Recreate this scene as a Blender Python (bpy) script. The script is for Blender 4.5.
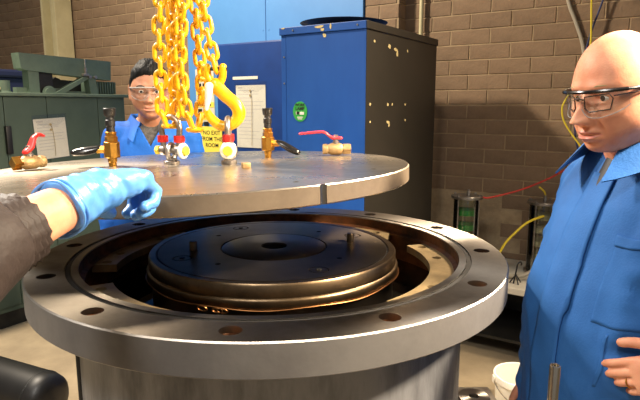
import bpy, bmesh, math, random
from mathutils import Vector, Matrix, noise
PI = math.pi
random.seed(7)
for o in list(bpy.data.objects): bpy.data.objects.remove(o)
S = bpy.context.scene
COL = S.collection

# ------------------------------------------------------------------ camera, world, lights, exposure
cam = bpy.data.cameras.new('camera'); camo = bpy.data.objects.new('camera', cam); COL.objects.link(camo)
cam.sensor_width = 36; cam.lens = 548/640*36; cam.clip_start = .05
camo.location = (0, 0, 1.62); camo.rotation_euler = (PI/2-.17, 0, 0)
S.camera = camo
vs = S.view_settings
vs.view_transform = 'Standard'; vs.look = 'None'; vs.gamma = 1; vs.use_curve_mapping = False
vs.exposure = 0.0
w = bpy.data.worlds.new('hall_light'); S.world = w; w.use_nodes = True
w.node_tree.nodes['Background'].inputs[0].default_value = (1.0, .96, .90, 1)
w.node_tree.nodes['Background'].inputs[1].default_value = .20
def area(name, loc, target, size, power, col, spread=180):
    l = bpy.data.lights.new(name, 'AREA'); l.energy = power; l.color = col; l.size = size
    l.spread = math.radians(spread)
    o = bpy.data.objects.new(name, l); COL.objects.link(o); o.location = loc
    o.rotation_euler = (Vector(target)-Vector(loc)).to_track_quat('-Z', 'Y').to_euler()
    return o
area('hall_or_fill_lamp', (2.0, 2.6, 3.5), (-.1, 1.4, 1.2), .3, 75, (1, .80, .57), spread=105)
area('hall_or_fill_lamp', (2.1, .6, 2.9), (.72, 1.24, 1.55), .25, 75, (1, .82, .60), spread=75)
area('hall_or_fill_lamp', (-2.6, 3.4, 4.3), (-.4, 3.4, 1.2), .3, 280, (1, .86, .68))
area('hall_or_fill_lamp', (-2.7, 2.2, 3.6), (-.4, 1.0, 1.2), .3, 36, (1, .92, .82), spread=85)
area('hall_or_fill_lamp', (-1.0, -1.0, 4.2), (-1.0, 1.2, .9), .8, 36, (1, .95, .88), spread=85)  # fill light added on the camera side to brighten; no known lamp here

# ------------------------------------------------------------------ materials
MATS = {}
def lin(c): return tuple(((v/255)/12.92 if v/255 <= .04045 else ((v/255+.055)/1.055)**2.4) for v in c)
def mat(name, c1, c2=None, rough=.5, metal=0, scale=6, bump=0, bscale=None, rand=0, spec=.5, detail=6, coat=0, stretch=None, r2=None, contrast=(.35, .65), trans=0, sss=0, aniso=0):
    m = bpy.data.materials.new(name); m.use_nodes = True; nt = m.node_tree; N = nt.nodes; L = nt.links
    b = N['Principled BSDF']
    b.inputs['Roughness'].default_value = rough; b.inputs['Metallic'].default_value = metal
    b.inputs['Specular IOR Level'].default_value = spec
    if coat: b.inputs['Coat Weight'].default_value = coat; b.inputs['Coat Roughness'].default_value = .15
    if trans: b.inputs['Transmission Weight'].default_value = trans
    if sss:
        b.inputs['Subsurface Weight'].default_value = sss; b.inputs['Subsurface Radius'].default_value = (.012, .005, .003); b.inputs['Subsurface Scale'].default_value = 1
    if aniso:
        b.inputs['Anisotropic'].default_value = aniso; tg = N.new('ShaderNodeTangent'); tg.direction_type = 'RADIAL'; tg.axis = 'Z'; L.new(tg.outputs[0], b.inputs['Tangent'])
    c1 = lin(c1); c2 = lin(c2) if c2 else c1
    tc = N.new('ShaderNodeTexCoord'); mp = N.new('ShaderNodeMapping'); L.new(tc.outputs['Object'], mp.inputs[0])
    if stretch: mp.inputs['Scale'].default_value = stretch
    no = N.new('ShaderNodeTexNoise'); no.inputs['Scale'].default_value = scale; no.inputs['Detail'].default_value = detail; no.inputs['Roughness'].default_value = .65
    L.new(mp.outputs[0], no.inputs['Vector'])
    rp = N.new('ShaderNodeValToRGB'); L.new(no.outputs['Fac'], rp.inputs[0])
    rp.color_ramp.elements[0].position = contrast[0]; rp.color_ramp.elements[1].position = contrast[1]
    rp.color_ramp.elements[0].color = (*c1, 1); rp.color_ramp.elements[1].color = (*c2, 1)
    out = rp.outputs[0]
    if rand:
        oi = N.new('ShaderNodeObjectInfo'); hs = N.new('ShaderNodeHueSaturation'); mr = N.new('ShaderNodeMapRange')
        mr.inputs['To Min'].default_value = 1-rand; mr.inputs['To Max'].default_value = 1+rand
        L.new(oi.outputs['Random'], mr.inputs['Value']); L.new(mr.outputs[0], hs.inputs['Value']); L.new(out, hs.inputs['Color']); out = hs.outputs[0]
    L.new(out, b.inputs['Base Color'])
    if r2 is not None:
        mr2 = N.new('ShaderNodeMapRange'); mr2.inputs['From Min'].default_value = .3; mr2.inputs['From Max'].default_value = .7
        mr2.inputs['To Min'].default_value = rough; mr2.inputs['To Max'].default_value = r2
        L.new(no.outputs['Fac'], mr2.inputs['Value']); L.new(mr2.outputs[0], b.inputs['Roughness'])
    if bump:
        n2 = N.new('ShaderNodeTexNoise'); n2.inputs['Scale'].default_value = bscale or scale*4; n2.inputs['Detail'].default_value = 4
        L.new(mp.outputs[0], n2.inputs['Vector'])
        bp = N.new('ShaderNodeBump'); bp.inputs['Strength'].default_value = bump; bp.inputs['Distance'].default_value = .01
        L.new(n2.outputs['Fac'], bp.inputs['Height']); L.new(bp.outputs[0], b.inputs['Normal'])
    MATS[name] = m
    return m
def clear(name, tint, gloss=.12, rough=.03, fres=True):
    m = bpy.data.materials.new(name); m.use_nodes = True; nt = m.node_tree; N = nt.nodes; L = nt.links
    N.remove(N['Principled BSDF'])
    t = N.new('ShaderNodeBsdfTransparent'); t.inputs[0].default_value = (*tint, 1)
    g = N.new('ShaderNodeBsdfGlossy'); g.inputs['Roughness'].default_value = rough
    fr = N.new('ShaderNodeFresnel'); fr.inputs[0].default_value = 1.45
    ad = N.new('ShaderNodeMath'); ad.inputs[1].default_value = gloss; ad.inputs[0].default_value = 0
    if fres: L.new(fr.outputs[0], ad.inputs[0])
    mx = N.new('ShaderNodeMixShader'); L.new(ad.outputs[0], mx.inputs[0]); L.new(t.outputs[0], mx.inputs[1]); L.new(g.outputs[0], mx.inputs[2])
    L.new(mx.outputs[0], N['Material Output'].inputs[0])
    MATS[name] = m
mat('concrete', (176, 158, 128), (128, 114, 92), .75, scale=1.6, bump=.2, bscale=30, contrast=(.3, .7))
mat('brick', (146, 121, 95), (125, 102, 79), .9, scale=5, bump=.35, bscale=60, rand=.10)
mat('mortar', (186, 162, 128), (154, 132, 102), .95, scale=9, bump=.3, bscale=80)
mat('cream', (214, 203, 160), (196, 184, 142), .55, scale=3)
mat('light_blue', (92, 152, 214), (84, 143, 205), .45, scale=1.5)
mat('deep_blue', (22, 64, 136), (18, 54, 118), .42, scale=2.5)
mat('cab_blue', (34, 86, 164), (24, 72, 146), .38, scale=3, stretch=(1, 1, .3))
mat('cab_dark', (44, 40, 34), (37, 34, 28), .5, scale=2, bump=.05)
mat('chip', (214, 196, 140), (190, 172, 120), .8, scale=40)
mat('green', (76, 92, 78), (64, 80, 68), .5, scale=2.2, bump=.05)
mat('green_light', (102, 120, 102), (88, 104, 88), .55, scale=6)
mat('steel', (164, 158, 150), (122, 116, 109), .37, 1, scale=5, bump=.006, bscale=90, r2=.47, aniso=.9)
mat('steel_lid', (198, 189, 175), (160, 149, 134), .22, 1, scale=5, bump=.008, bscale=30, r2=.35, aniso=.6)
mat('steel_side', (124, 121, 118), (102, 99, 97), .45, .45, scale=4, bump=.05, bscale=50, r2=.55)
mat('lid_side', (128, 113, 95), (102, 89, 74), .42, .45, scale=6, bump=.05, bscale=50, r2=.5)
mat('steel_body', (138, 139, 142), (96, 96, 98), .45, .5, scale=9, bump=.1, stretch=(1, 1, .25), r2=.55, contrast=(.44, .66))
mat('oily', (124, 112, 98), (90, 80, 69), .40, 1, aniso=.6, scale=4, bump=.01, bscale=30, r2=.40)
mat('drum_rim', (112, 94, 72), (70, 58, 44), .34, 1, scale=8, bump=.05, r2=.4)
mat('rust', (110, 66, 34), (48, 30, 18), .6, .5, scale=12, bump=.3, bscale=40)
mat('seg', (168, 146, 108), (120, 104, 76), .42, .6, scale=10, bump=.1)
mat('gasket', (14, 13, 12), (9, 8, 8), .6, scale=10)
mat('liquid', (10, 9, 7), (7, 6, 5), .04, scale=3)
mat('brass', (212, 160, 74), (170, 120, 48), .28, 1, scale=12, r2=.4)
mat('old_brass', (182, 154, 108), (146, 116, 76), .5, .6, scale=20, bump=.15)
mat('red', (206, 38, 28), (176, 26, 20), .38, scale=10)
mat('pinkred', (214, 52, 66), (196, 40, 54), .4, scale=10)
mat('yellow', (230, 176, 4), (212, 154, 0), .34, scale=14, coat=.2, rand=.05)
mat('yellow_paper', (246, 224, 84), None, .7)
mat('galv', (186, 180, 172), (140, 132, 124), .34, .9, scale=20, bump=.08)
mat('chrome', (214, 206, 192), None, .18, 1, scale=20)
mat('black', (26, 24, 23), (16, 15, 14), .45, scale=10)
mat('black_gloss', (22, 21, 21), None, .22)
mat('dark_steel', (40, 40, 38), (26, 26, 25), .5, .3, scale=8)
mat('skin', (226, 162, 128), (208, 138, 106), .52, spec=.35, scale=14, bump=.06, bscale=260, sss=.25)
mat('skin2', (182, 130, 101), (164, 112, 84), .48, scale=14, sss=.2)
mat('lips', (198, 124, 106), None, .4)
mat('hair', (9, 8, 8), (5, 5, 5), .55, spec=.2, scale=30, bump=.5, bscale=160, stretch=(1, 1, .25))
mat('eye_white', (226, 220, 212), None, .2)
mat('iris', (52, 40, 32), None, .15)
mat('coat_blue', (48, 104, 172), (38, 90, 154), .72, scale=5, bump=.12, bscale=220, spec=.3)
mat('coat_blue_far', (26, 98, 190), (20, 84, 170), .72, scale=5, bump=.1, bscale=160, spec=.3)
mat('jacket', (54, 44, 40), (40, 32, 29), .62, scale=8, bump=.2, bscale=60, spec=.35)
mat('glove', (94, 154, 222), (74, 132, 206), .34, scale=10, bump=.12, bscale=40)
mat('shirt', (214, 172, 168), None, .8)
mat('knit', (92, 88, 84), (52, 50, 48), .9, scale=60, bump=.3)
mat('tie', (34, 34, 40), None, .6)
mat('trousers', (40, 42, 50), None, .8)
mat('paper', (226, 222, 206), (212, 208, 192), .7, scale=3)
mat('ink', (194, 191, 184), None, .8)
mat('ink_black', (20, 20, 20), None, .7)
mat('white', (236, 232, 220), (222, 216, 202), .45, scale=5)
mat('bench', (214, 208, 192), (194, 186, 168), .5, scale=4)
mat('green_sticker', (52, 158, 66), None, .5)
mat('green_disc', (44, 170, 70), None, .4)
mat('cream_disc', (190, 184, 150), None, .5)
mat('plastic_yellow', (232, 206, 52), None, .45)
mat('cable_red', (196, 50, 36), None, .5)
mat('cable_grey', (176, 166, 146), None, .5)
mat('cable_blue', (44, 52, 96), None, .5)
mat('copper', (150, 104, 62), (110, 72, 40), .4, .9)
mat('lens_edge', (160, 158, 154), None, .2)
mat('dark_rim', (50, 28, 26), None, .3)
mat('dark_blue', (28, 34, 66), None, .5)
mat('tan', (196, 176, 130), (160, 140, 100), .7, scale=8)
clear('clear', (.95, .96, .96), .09, .06, False)
clear('clear_jar', (.86, .88, .84), .05)
clear('sleeve', (.98, .98, .98), .02, .25, False)

# ------------------------------------------------------------------ builders
def nb(): return bmesh.new()
def add_faces(bm, verts, faces):
    vsx = [bm.verts.new(v) for v in verts]
    for fc in faces:
        try: bm.faces.new([vsx[i] for i in fc])
        except ValueError: pass
    return vsx
def box(bm, x0, x1, y0, y1, z0, z1, bev=0):
    v = [(x, y, z) for z in (z0, z1) for y in (y0, y1) for x in (x0, x1)]
    vv = add_faces(bm, v, [(0, 2, 3, 1), (4, 5, 7, 6), (0, 1, 5, 4), (2, 6, 7, 3), (0, 4, 6, 2), (1, 3, 7, 5)])
    if bev:
        ed = {e for q in vv for e in q.link_edges}
        bmesh.ops.bevel(bm, geom=list(ed), offset=bev, segments=2, affect='EDGES', profile=.6)
def basis(t):
    t = t.normalized(); u = Vector((0, 0, 1)) if abs(t.z) < .9 else Vector((1, 0, 0))
    a = t.cross(u).normalized(); return a, t.cross(a).normalized()
def loft(bm, rings, cap=True):
    R = [[bm.verts.new(p) for p in r] for r in rings]
    n = len(R[0])
    for a, b in zip(R, R[1:]):
        for i in range(n): bm.faces.new((a[i], a[(i+1) % n], b[(i+1) % n], b[i]))
    if cap: bm.faces.new(R[0][::-1]); bm.faces.new(R[-1])
    return R
def cr(P, n):
    out = []
    for i in range(len(P)-1):
        p0 = P[max(i-1, 0)]; p1 = P[i]; p2 = P[i+1]; p3 = P[min(i+2, len(P)-1)]
        for k in range(n):
            t = k/n
            out.append(.5*((2*p1)+(p2-p0)*t+(2*p0-5*p1+4*p2-p3)*t*t+(3*p1-p0-3*p2+p3)*t**3))
    out.append(P[-1]); return out
def tube(bm, pts, rad, n=12, sub=1, cap=True, flat=None, closed=False, up=None, ends=False):
    pts = [Vector(p) for p in pts]
    if not hasattr(rad, '__len__'): rad = [rad]*len(pts)
    if sub > 1:
        q = [Vector((r, 0, 0)) for r in rad]; pts = cr(pts, sub); rad = [v.x for v in cr(q, sub)]
    if ends:   # rounded ends
        d0 = (pts[0]-pts[1]).normalized(); d1 = (pts[-1]-pts[-2]).normalized()
        pre = [pts[0]+d0*rad[0]*s for s in (.92, .7, .4)]; pr = [rad[0]*s for s in (.35, .7, .92)]
        post = [pts[-1]+d1*rad[-1]*s for s in (.4, .7, .92)]; qr = [rad[-1]*s for s in (.92, .7, .35)]
        pts = pre+pts+post; rad = pr+list(rad)+qr
    rings = []; a = None
    N = len(pts)
    for i, p in enumerate(pts):
        if closed: t = pts[(i+1) % N]-pts[i-1]
        else: t = pts[min(i+1, N-1)]-pts[max(i-1, 0)]
        t.normalize()
        if a is None:
            a = basis(t)[0] if up is None else (Vector(up)-t*Vector(up).dot(t)).normalized()
        else:
            a = (a-t*a.dot(t)).normalized()
        b = t.cross(a)
        f = flat if flat else 1
        rings.append([p+(a*math.cos(2*PI*k/n)+b*math.sin(2*PI*k/n)*f)*rad[i] for k in range(n)])
    if closed:
        R = [[bm.verts.new(p) for p in r] for r in rings]
        for i in range(N):
            A = R[i]; B = R[(i+1) % N]
            for k in range(n): bm.faces.new((A[k], A[(k+1) % n], B[(k+1) % n], B[k]))
    else: loft(bm, rings, cap)
def lathe(bm, prof, c=(0, 0, 0), n=48, axis='Z', a0=0, a1=2*PI, closed=False):
    full = abs(a1-a0-2*PI) < 1e-6; m = n if full else n+1
    R = []
    for k in range(m):
        t = a0+(a1-a0)*k/n
        ring = []
        for r, z in prof:
            p = (r*math.cos(t), r*math.sin(t), z)
            if axis == 'X': p = (p[2], p[0], p[1])
            if axis == 'Y': p = (p[1], p[2], p[0])
            ring.append(bm.verts.new((p[0]+c[0], p[1]+c[1], p[2]+c[2])))
        R.append(ring)
    q = len(prof)
    for k in range(n):
        A = R[k]; B = R[(k+1) % m]
        for i in range(q if closed else q-1):
            j = (i+1) % q
            try: bm.faces.new((A[i], B[i], B[j], A[j]))
            except ValueError: pass
    if closed and not full:
        bm.faces.new(R[0]); bm.faces.new(R[-1][::-1])
def disc(bm, r, z0, z1, c=(0, 0, 0), n=24, bev=0, axis='Z'):
    b = bev
    lathe(bm, [(1e-5, z0), (r-b, z0), (r, z0+b), (r, z1-b), (r-b, z1), (1e-5, z1)] if b else [(1e-5, z0), (r, z0), (r, z1), (1e-5, z1)], c, n, axis)
def prism(bm, poly, z0, z1):
    n = len(poly)
    add_faces(bm, [(x, y, z0) for x, y in poly]+[(x, y, z1) for x, y in poly],
              [tuple(range(n))[::-1], tuple(range(n, 2*n))]+[(i, (i+1) % n, n+(i+1) % n, n+i) for i in range(n)])
def xf(bm, M): bmesh.ops.transform(bm, matrix=M, verts=bm.verts)
def wpos(o):
    v = Vector((0, 0, 0))
    while o is not None: v = v+o.location; o = o.parent
    return v
def mobj(name, me, parent=None, loc=None):
    o = bpy.data.objects.new(name, me); COL.objects.link(o)
    if parent is not None: o.parent = parent
    if loc is not None: o.location = loc
    return o
def obj(name, bm, m, parent=None, M=None, smooth=True, ang=40, keep=False):
    if M is not None: xf(bm, M)
    bmesh.ops.remove_doubles(bm, verts=bm.verts, dist=1e-6)
    bmesh.ops.recalc_face_normals(bm, faces=bm.faces)
    if parent is not None: off = wpos(parent)
    elif keep: off = Vector((0, 0, 0))
    else:
        xs = [v.co.x for v in bm.verts]; ys = [v.co.y for v in bm.verts]; zs = [v.co.z for v in bm.verts]
        off = Vector(((min(xs)+max(xs))/2, (min(ys)+max(ys))/2, min(zs)))
    for v in bm.verts: v.co -= off
    if smooth:
        lim = math.radians(ang)
        for f in bm.faces: f.smooth = True
        for e in bm.edges:
            if len(e.link_faces) == 2 and e.calc_face_angle(0) > lim: e.smooth = False
    me = bpy.data.meshes.new(name); bm.to_mesh(me); bm.free()
    me.materials.append(MATS[m])
    return mobj(name, me, parent, None if parent is not None else off)
def thing(name, label, cat, loc, group=None):
    o = bpy.data.objects.new(name, None); COL.objects.link(o); o.location = loc; o.empty_display_size = .1
    return tag(o, label, cat, group)
def tag(o, label, cat, group=None):
    o['label'] = label; o['category'] = cat
    if group: o['group'] = group
    return o
def struct(o): o['kind'] = 'structure'; return o
def evalmesh(o):
    dg = bpy.context.evaluated_depsgraph_get(); dg.update()
    return bpy.data.meshes.new_from_object(o.evaluated_get(dg))
def remesh(bm, vox, smooth=3, fac=.5):
    bmesh.ops.recalc_face_normals(bm, faces=bm.faces)
    me = bpy.data.meshes.new('tmp'); bm.to_mesh(me); bm.free()
    o = bpy.data.objects.new('tmp', me); COL.objects.link(o)
    r = o.modifiers.new('r', 'REMESH'); r.mode = 'VOXEL'; r.voxel_size = vox; r.adaptivity = 0
    if smooth:
        s = o.modifiers.new('s', 'SMOOTH'); s.iterations = smooth; s.factor = fac
    m2 = evalmesh(o); bpy.data.objects.remove(o); bpy.data.meshes.remove(me)
    b = nb(); b.from_mesh(m2); bpy.data.meshes.remove(m2); return b
def cut(bm, cutbm):
    bmesh.ops.recalc_face_normals(bm, faces=bm.faces); bmesh.ops.recalc_face_normals(cutbm, faces=cutbm.faces)
    me = bpy.data.meshes.new('a'); bm.to_mesh(me); bm.free(); mc = bpy.data.meshes.new('b'); cutbm.to_mesh(mc); cutbm.free()
    a = bpy.data.objects.new('a', me); c = bpy.data.objects.new('b', mc); COL.objects.link(a); COL.objects.link(c)
    md = a.modifiers.new('x', 'BOOLEAN'); md.operation = 'DIFFERENCE'; md.object = c; md.solver = 'EXACT'
    m2 = evalmesh(a); bpy.data.objects.remove(a); bpy.data.objects.remove(c)
    b = nb(); b.from_mesh(m2); bpy.data.meshes.remove(m2); return b
def text(body, size, M, m, parent, name='lettering', bold=0):
    cu = bpy.data.curves.new('t', 'FONT'); cu.body = body; cu.size = size; cu.align_x = 'CENTER'; cu.align_y = 'CENTER'; cu.extrude = .0004; cu.offset = bold; cu.resolution_u = 2
    o = bpy.data.objects.new('t', cu); COL.objects.link(o)
    me = evalmesh(o); bpy.data.objects.remove(o)
    b = nb(); b.from_mesh(me); bpy.data.meshes.remove(me)
    return obj(name, b, m, parent, M, smooth=False)
def sides(o, m, rmin):      # the unmachined outer edge of a turned plate keeps a duller finish
    o.data.materials.append(MATS[m]); c = sum((v.co for v in o.data.vertices), Vector())/len(o.data.vertices)
    for p in o.data.polygons:
        if abs(p.normal.z) < .6 and (p.center-c).xy.length > rmin: p.material_index = 1
# frame of the brick wall: local x runs right along the wall, y away into it
ANG = math.radians(-32.6)
WM = Matrix.Rotation(ANG, 4, 'Z')
def WP(x, y, z=0): return WM @ Vector((x, y, z))
FACE = Matrix.Rotation(PI/2, 4, 'X')       # text plane -> upright facing -y
def on_wall(x, y, z): return WM @ Matrix.Translation((x, y, z)) @ FACE

# ------------------------------------------------------------------ the setting
b = nb(); box(b, -9, 7, -4, 11, -.1, 0)
struct(obj('floor', b, 'concrete', keep=True, smooth=False))
PIT, BL, Z0, S0 = .1085, .293, 1.737, -1.316
b = nb(); box(b, -12, 4.2, 4.1025, 4.3, 0, 3.7)
wall = struct(obj('wall_back', b, 'mortar', M=WM, keep=True, smooth=False))
def brick_mesh(lx, name='brick'):
    b = nb(); g = .0042; d = .035; c = .0025; h = PIT/2-g; l = lx/2-g
    v = [(-l, d, -h), (l, d, -h), (l, d, h), (-l, d, h), (-l, c, -h), (l, c, -h), (l, c, h), (-l, c, h),
         (-l+c, 0, -h+c), (l-c, 0, -h+c), (l-c, 0, h-c), (-l+c, 0, h-c)]
    add_faces(b, v, [(0, 4, 5, 1)[::-1], (1, 5, 6, 2)[::-1], (2, 6, 7, 3)[::-1], (3, 7, 4, 0)[::-1],
                     (4, 8, 9, 5)[::-1], (5, 9, 10, 6)[::-1], (6, 10, 11, 7)[::-1], (7, 11, 8, 4)[::-1], (8, 11, 10, 9)[::-1]])
    bmesh.ops.recalc_face_normals(b, faces=b.faces)
    me = bpy.data.meshes.new(name); b.to_mesh(me); b.free(); me.materials.append(MATS['brick']); return me
BR = {}
def getbrick(lx):
    k = round(lx, 3)
    if k not in BR: BR[k] = brick_mesh(k)
    return BR[k]
def pix(p):
    c, s = math.cos(.17), math.sin(.17); z = p.z-1.62
    d = p.y*c-z*s
    if d < .1: return None
    return 320+548*p.x/d, 200-548*(p.y*s+z*c)/d
rest = nb()
rb = random.Random(3)
def lay(parent, x0, x1, yface, z0, z1, skip=None, phase=S0, single=True, rot=ANG, fr=WP):
    k0 = math.ceil((z0-Z0)/PIT-.01); k1 = math.floor((z1-Z0)/PIT+.01)
    for k in range(k0, k1):
        zc = Z0+(k+.5)*PIT; off = phase+(BL/2 if k % 2 else 0)
        n = math.floor((x0-off)/BL)
        while off+n*BL < x1-.02:
            a = max(off+n*BL, x0); e = min(off+(n+1)*BL, x1); n += 1
            if e-a < .04: continue
            xc = (a+e)/2
            if skip and skip(xc, zc): continue
            p = fr(xc, yface+rb.uniform(-.002, .0012), zc); q = pix(p)
            me = getbrick(e-a)
            vis = single and q and -14 < q[0] < 600 and -8 < q[1] < 330
            if vis:
                o = mobj('brick', me, parent, p-wpos(parent)); o.rotation_euler = (0, 0, rot)
            else:
                t = nb(); t.from_mesh(me); xf(t, Matrix.Translation(p) @ Matrix.Rotation(rot, 4, 'Z'))
                tm = bpy.data.meshes.new('t'); t.to_mesh(tm); t.free(); rest.from_mesh(tm); bpy.data.meshes.remove(tm)
def hidden(x, z):
    return -4.62 < x < -1.95 or (-1.9 < x < -.95 and z < 1.0)
lay(wall, -12, 4.2, 4.098, 0, 3.7, hidden)
obj('brick_rest', rest, 'brick', wall, smooth=False)['kind'] = 'stuff'
def pilaster(x0, x1):
    b = nb(); box(b, x0+.004, x1-.004, 3.99, 4.12, 0, 3.7)
    p = struct(obj('trim_%d' % (2 if x0 > -3 else 1), b, 'mortar', M=WM, keep=True, smooth=False))
    lay(p, x0, x1, 3.985, 1.3 if x0 > -3 else .6, 3.5, phase=x1-.02)
    for k in range(-3, 15):      # return face of the pilaster
        if x0 < -3: continue
        zc = Z0+(k+.5)*PIT; q = WP(x1-.004+.006, 4.055, zc); o = mobj('brick', getbrick(.115), p, q); o.rotation_euler = (0, 0, ANG+PI/2)
rest = nb()
pilaster(-2.13, -1.835); pilaster(-4.74, -4.076)
rest.free()

# cream painted steel column standing before the wall
col = thing('steel_column', 'cream painted steel column standing against the brick wall behind the green machine', 'column', WP(-6.1, 3.93, 0))
for nm, q in (('flange', (-6.33, -6.30)), ('flange', (-6.08, -6.05))):
    b = nb(); box(b, q[0], q[1], 3.86, 4.07, 0, 3.7, .004); obj(nm, b, 'cream', col, WM, False)
b = nb(); box(b, -6.30, -6.08, 3.98, 4.0, 0, 3.7); obj('web', b, 'cream', col, WM, False)
b = nb(); box(b, -6.21, -6.15, 3.90, 3.98, 0, 3.7, .01); obj('stiffener', b, 'cream', col, WM, False)

# light blue sheet panels on the wall
for i, (x0, x1, lab) in enumerate(((-3.10, -2.135, 'light blue sheet metal wall panel behind the tall blue cabinet'),
                                   (-4.07, -3.105, 'light blue sheet metal wall panel behind the yellow hanging chains'))):
    t = thing('wall_panel', lab, 'wall panel', WP((x0+x1)/2, 4.0, 0))
    b = nb(); box(b, x0, x1, 3.965, 4.0, .02, 3.6, .004); obj('sheet', b, 'light_blue', t, WM, False)
    b = nb()
    for xx in (x0+.03, x1-.03):
        for zz in (.3, 1.2, 2.1, 3.0): disc(b, .008, -.004, .003, (0, 0, 0), 10); 
    b.free()
    for xx in (x0+.03, x1-.03):
        for zz in (1.2, 2.28):
            b = nb(); disc(b, .007, -.003, .0, (xx, 3.965, zz), 10, 0, 'Y'); obj('rivet', b, 'light_blue', t, WM)
# conduit
cd = thing('wall_conduit', 'thin pale vertical conduit pipe fixed to the brick wall behind the tall cabinet', 'pipe', WP(-1.685, 4.06, 0))
b = nb(); tube(b, [(-1.685, 4.06, .02), (-1.685, 4.06, 3.6)], .016, 10); obj('pipe', b, 'cream', cd, WM)
for z in (2.12, 2.6):
    b = nb(); box(b, -1.72, -1.65, 4.04, 4.098, z-.012, z+.012, .003); obj('clip', b, 'galv', cd, WM)

# ------------------------------------------------------------------ deep blue locker with posted sheet
lk = thing('blue_locker', 'deep blue steel locker with a document sleeve posted on its front', 'locker', WP(-2.7, 3.78, 0))
b = nb(); box(b, -3.37, -2.02, 3.62, 3.95, .08, 2.14, .006); obj('body', b, 'deep_blue', lk, WM, False)
for a, e in ((-3.36, -2.655), (-2.645, -2.03)):
    b = nb(); box(b, a, e, 3.60, 3.622, .12, 2.13, .005); d = obj('door', b, 'deep_blue', lk, WM, False)
    b = nb(); box(b, e-.07, e-.05, 3.575, 3.60, .98, 1.10, .005); obj('handle', b, 'chrome', d, WM)
b = nb(); box(b, -3.35, -2.04, 3.64, 3.94, 0, .08); obj('plinth', b, 'dark_steel', lk, WM, False)
def doc(label, M, w, h, m='paper', lines=14, sleeve=True):
    t = thing('document_sleeve', label, 'document', M @ Vector((0, 0, -h/2)))
    b = nb(); box(b, -w/2+.012, w/2-.012, -.003, -.001, -h/2+.012, h/2-.03); pg = obj('sheet', b, m, t, M, False)
    b = nb(); rr = random.Random(len(label))
    for k in range(lines):
        z = h/2-.075-k*(h-.13)/lines; box(b, -w/2+.035, -w/2+.035+(w-.07)*rr.uniform(.5, 1), -.0036, -.003, z, z+.005)
    box(b, -w/2+.035, -w/2+.085, -.0036, -.003, h/2-.055, h/2-.045)
    obj('printed_lines', b, 'ink', pg, M, False)['kind'] = 'stuff'
    b = nb(); box(b, -w/2, w/2, -.006, -.0045, -h/2, h/2); obj('plastic_cover', b, 'sleeve', t, M, False)
    b = nb(); prism(b, [(-w/2, h/2), (w/2, h/2), (w/2, h/2-.04), (w*.2, h/2-.09), (-w*.2, h/2-.09), (-w/2, h/2-.04)], -.0085, -.007)
    xf(b, Matrix.Rotation(PI/2, 4, 'X')); xf(b, Matrix.Translation((0, -.0155, 0))); obj('flap', b, 'sleeve', t, M, False)
    for zz in (h/2-.075, h/2-.115):
        b = nb(); disc(b, .009, -.012, -.009, (0, 0, zz), 14, 0, 'Y'); obj('button', b, 'tan', t, M)
    b = nb(); tube(b, [(0, -.012, h/2-.075), (.012, -.011, h/2-.12), (.016, -.011, h/2-.22), (.01, -.011, -h/2+.03)], .0018, 6, 4); obj('string', b, 'tan', t, M)
    return t
doc('clear document sleeve with printed sheet posted on the deep blue locker', WM @ Matrix.Translation((-2.985, 3.598, 1.54)), .34, .56)
b = nb(); box(b, -3.176, -2.906, 3.596, 3.599, 1.838, 1.862)
tag(obj('label_strip', b, 'paper', None, WM, False), 'narrow white label strip on the deep blue locker above the document sleeve', 'label')
# signs left of the locker
sg = thing('warning_sign', 'yellow paper sign with black lettering hung at the corner of the deep blue locker', 'sign', WP(-3.45, 3.59, 1.2))
b = nb(); box(b, -3.60, -3.31, 3.588, 3.594, 1.20, 1.44); pl = obj('sheet', b, 'yellow_paper', sg, WM, False)
for k, s in enumerate(('NO EXIT', 'FROM THIS', 'ROOM')):
    text(s, .052, on_wall(-3.43, 3.587, 1.385-k*.055), 'ink_black', pl, bold=.0006)
nt_ = thing('safety_notice', 'tall safety notice of yellow and white bands on the light blue panel beside the hook', 'sign', WP(-3.86, 3.96, 1.45))
b = nb(); box(b, -3.975, -3.735, 3.958, 3.964, 1.46, 1.97); bd = obj('board', b, 'paper', nt_, WM, False)
for k in range(4):
    z = 1.85-k*.122
    b = nb(); box(b, -3.97, -3.74, 3.955, 3.958, z, z+.05); obj('yellow_band', b, 'yellow_paper', bd, WM, False)
    b = nb(); box(b, -3.95, -3.90, 3.954, 3.957, z-.055, z-.015); box(b, -3.88, -3.82, 3.954, 3.957, z-.055, z-.015); box(b, -3.95, -3.87, 3.9535, 3.9555, z+.015, z+.035); box(b, -3.85, -3.78, 3.9535, 3.9555, z+.015, z+.035)
    obj('black_marks', b, 'ink_black', bd, WM, False)

# ------------------------------------------------------------------ tall blue cabinet with dark side
cb = thing('tall_cabinet', 'tall bright blue steel cabinet with a dark grey side and a vent on top', 'cabinet', WP(-1.69, 3.17, 0))
X0, X1, Y0, Y1, ZT = -1.97, -1.408, 2.66, 3.68, 2.065
b = nb(); box(b, X0+.012, X1-.012, Y0+.012, Y1-.01, .05, ZT-.02); obj('body', b, 'cab_blue', cb, WM, False)
b = nb(); box(b, X0+.035, X1-.004, Y0, Y0+.014, .06, ZT-.042, .002); fp = obj('front_panel', b, 'cab_blue', cb, WM, False)
b = nb(); box(b, X0, X0+.033, Y0+.001, Y0+.03, .06, ZT-.042, .002); cs = obj('corner_post', b, 'cab_blue', cb, WM, False)
b = nb(); box(b, X1-.013, X1, Y0+.003, Y1, .06, ZT-.042, .002); sp = obj('side_panel', b, 'cab_dark', cb, WM, False)
b = nb(); box(b, X0-.008, X1-.0005, Y0-.008, Y1+.005, ZT-.042, ZT, .003); tp = obj('top_cover', b, 'cab_blue', cb, WM, False)
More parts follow.
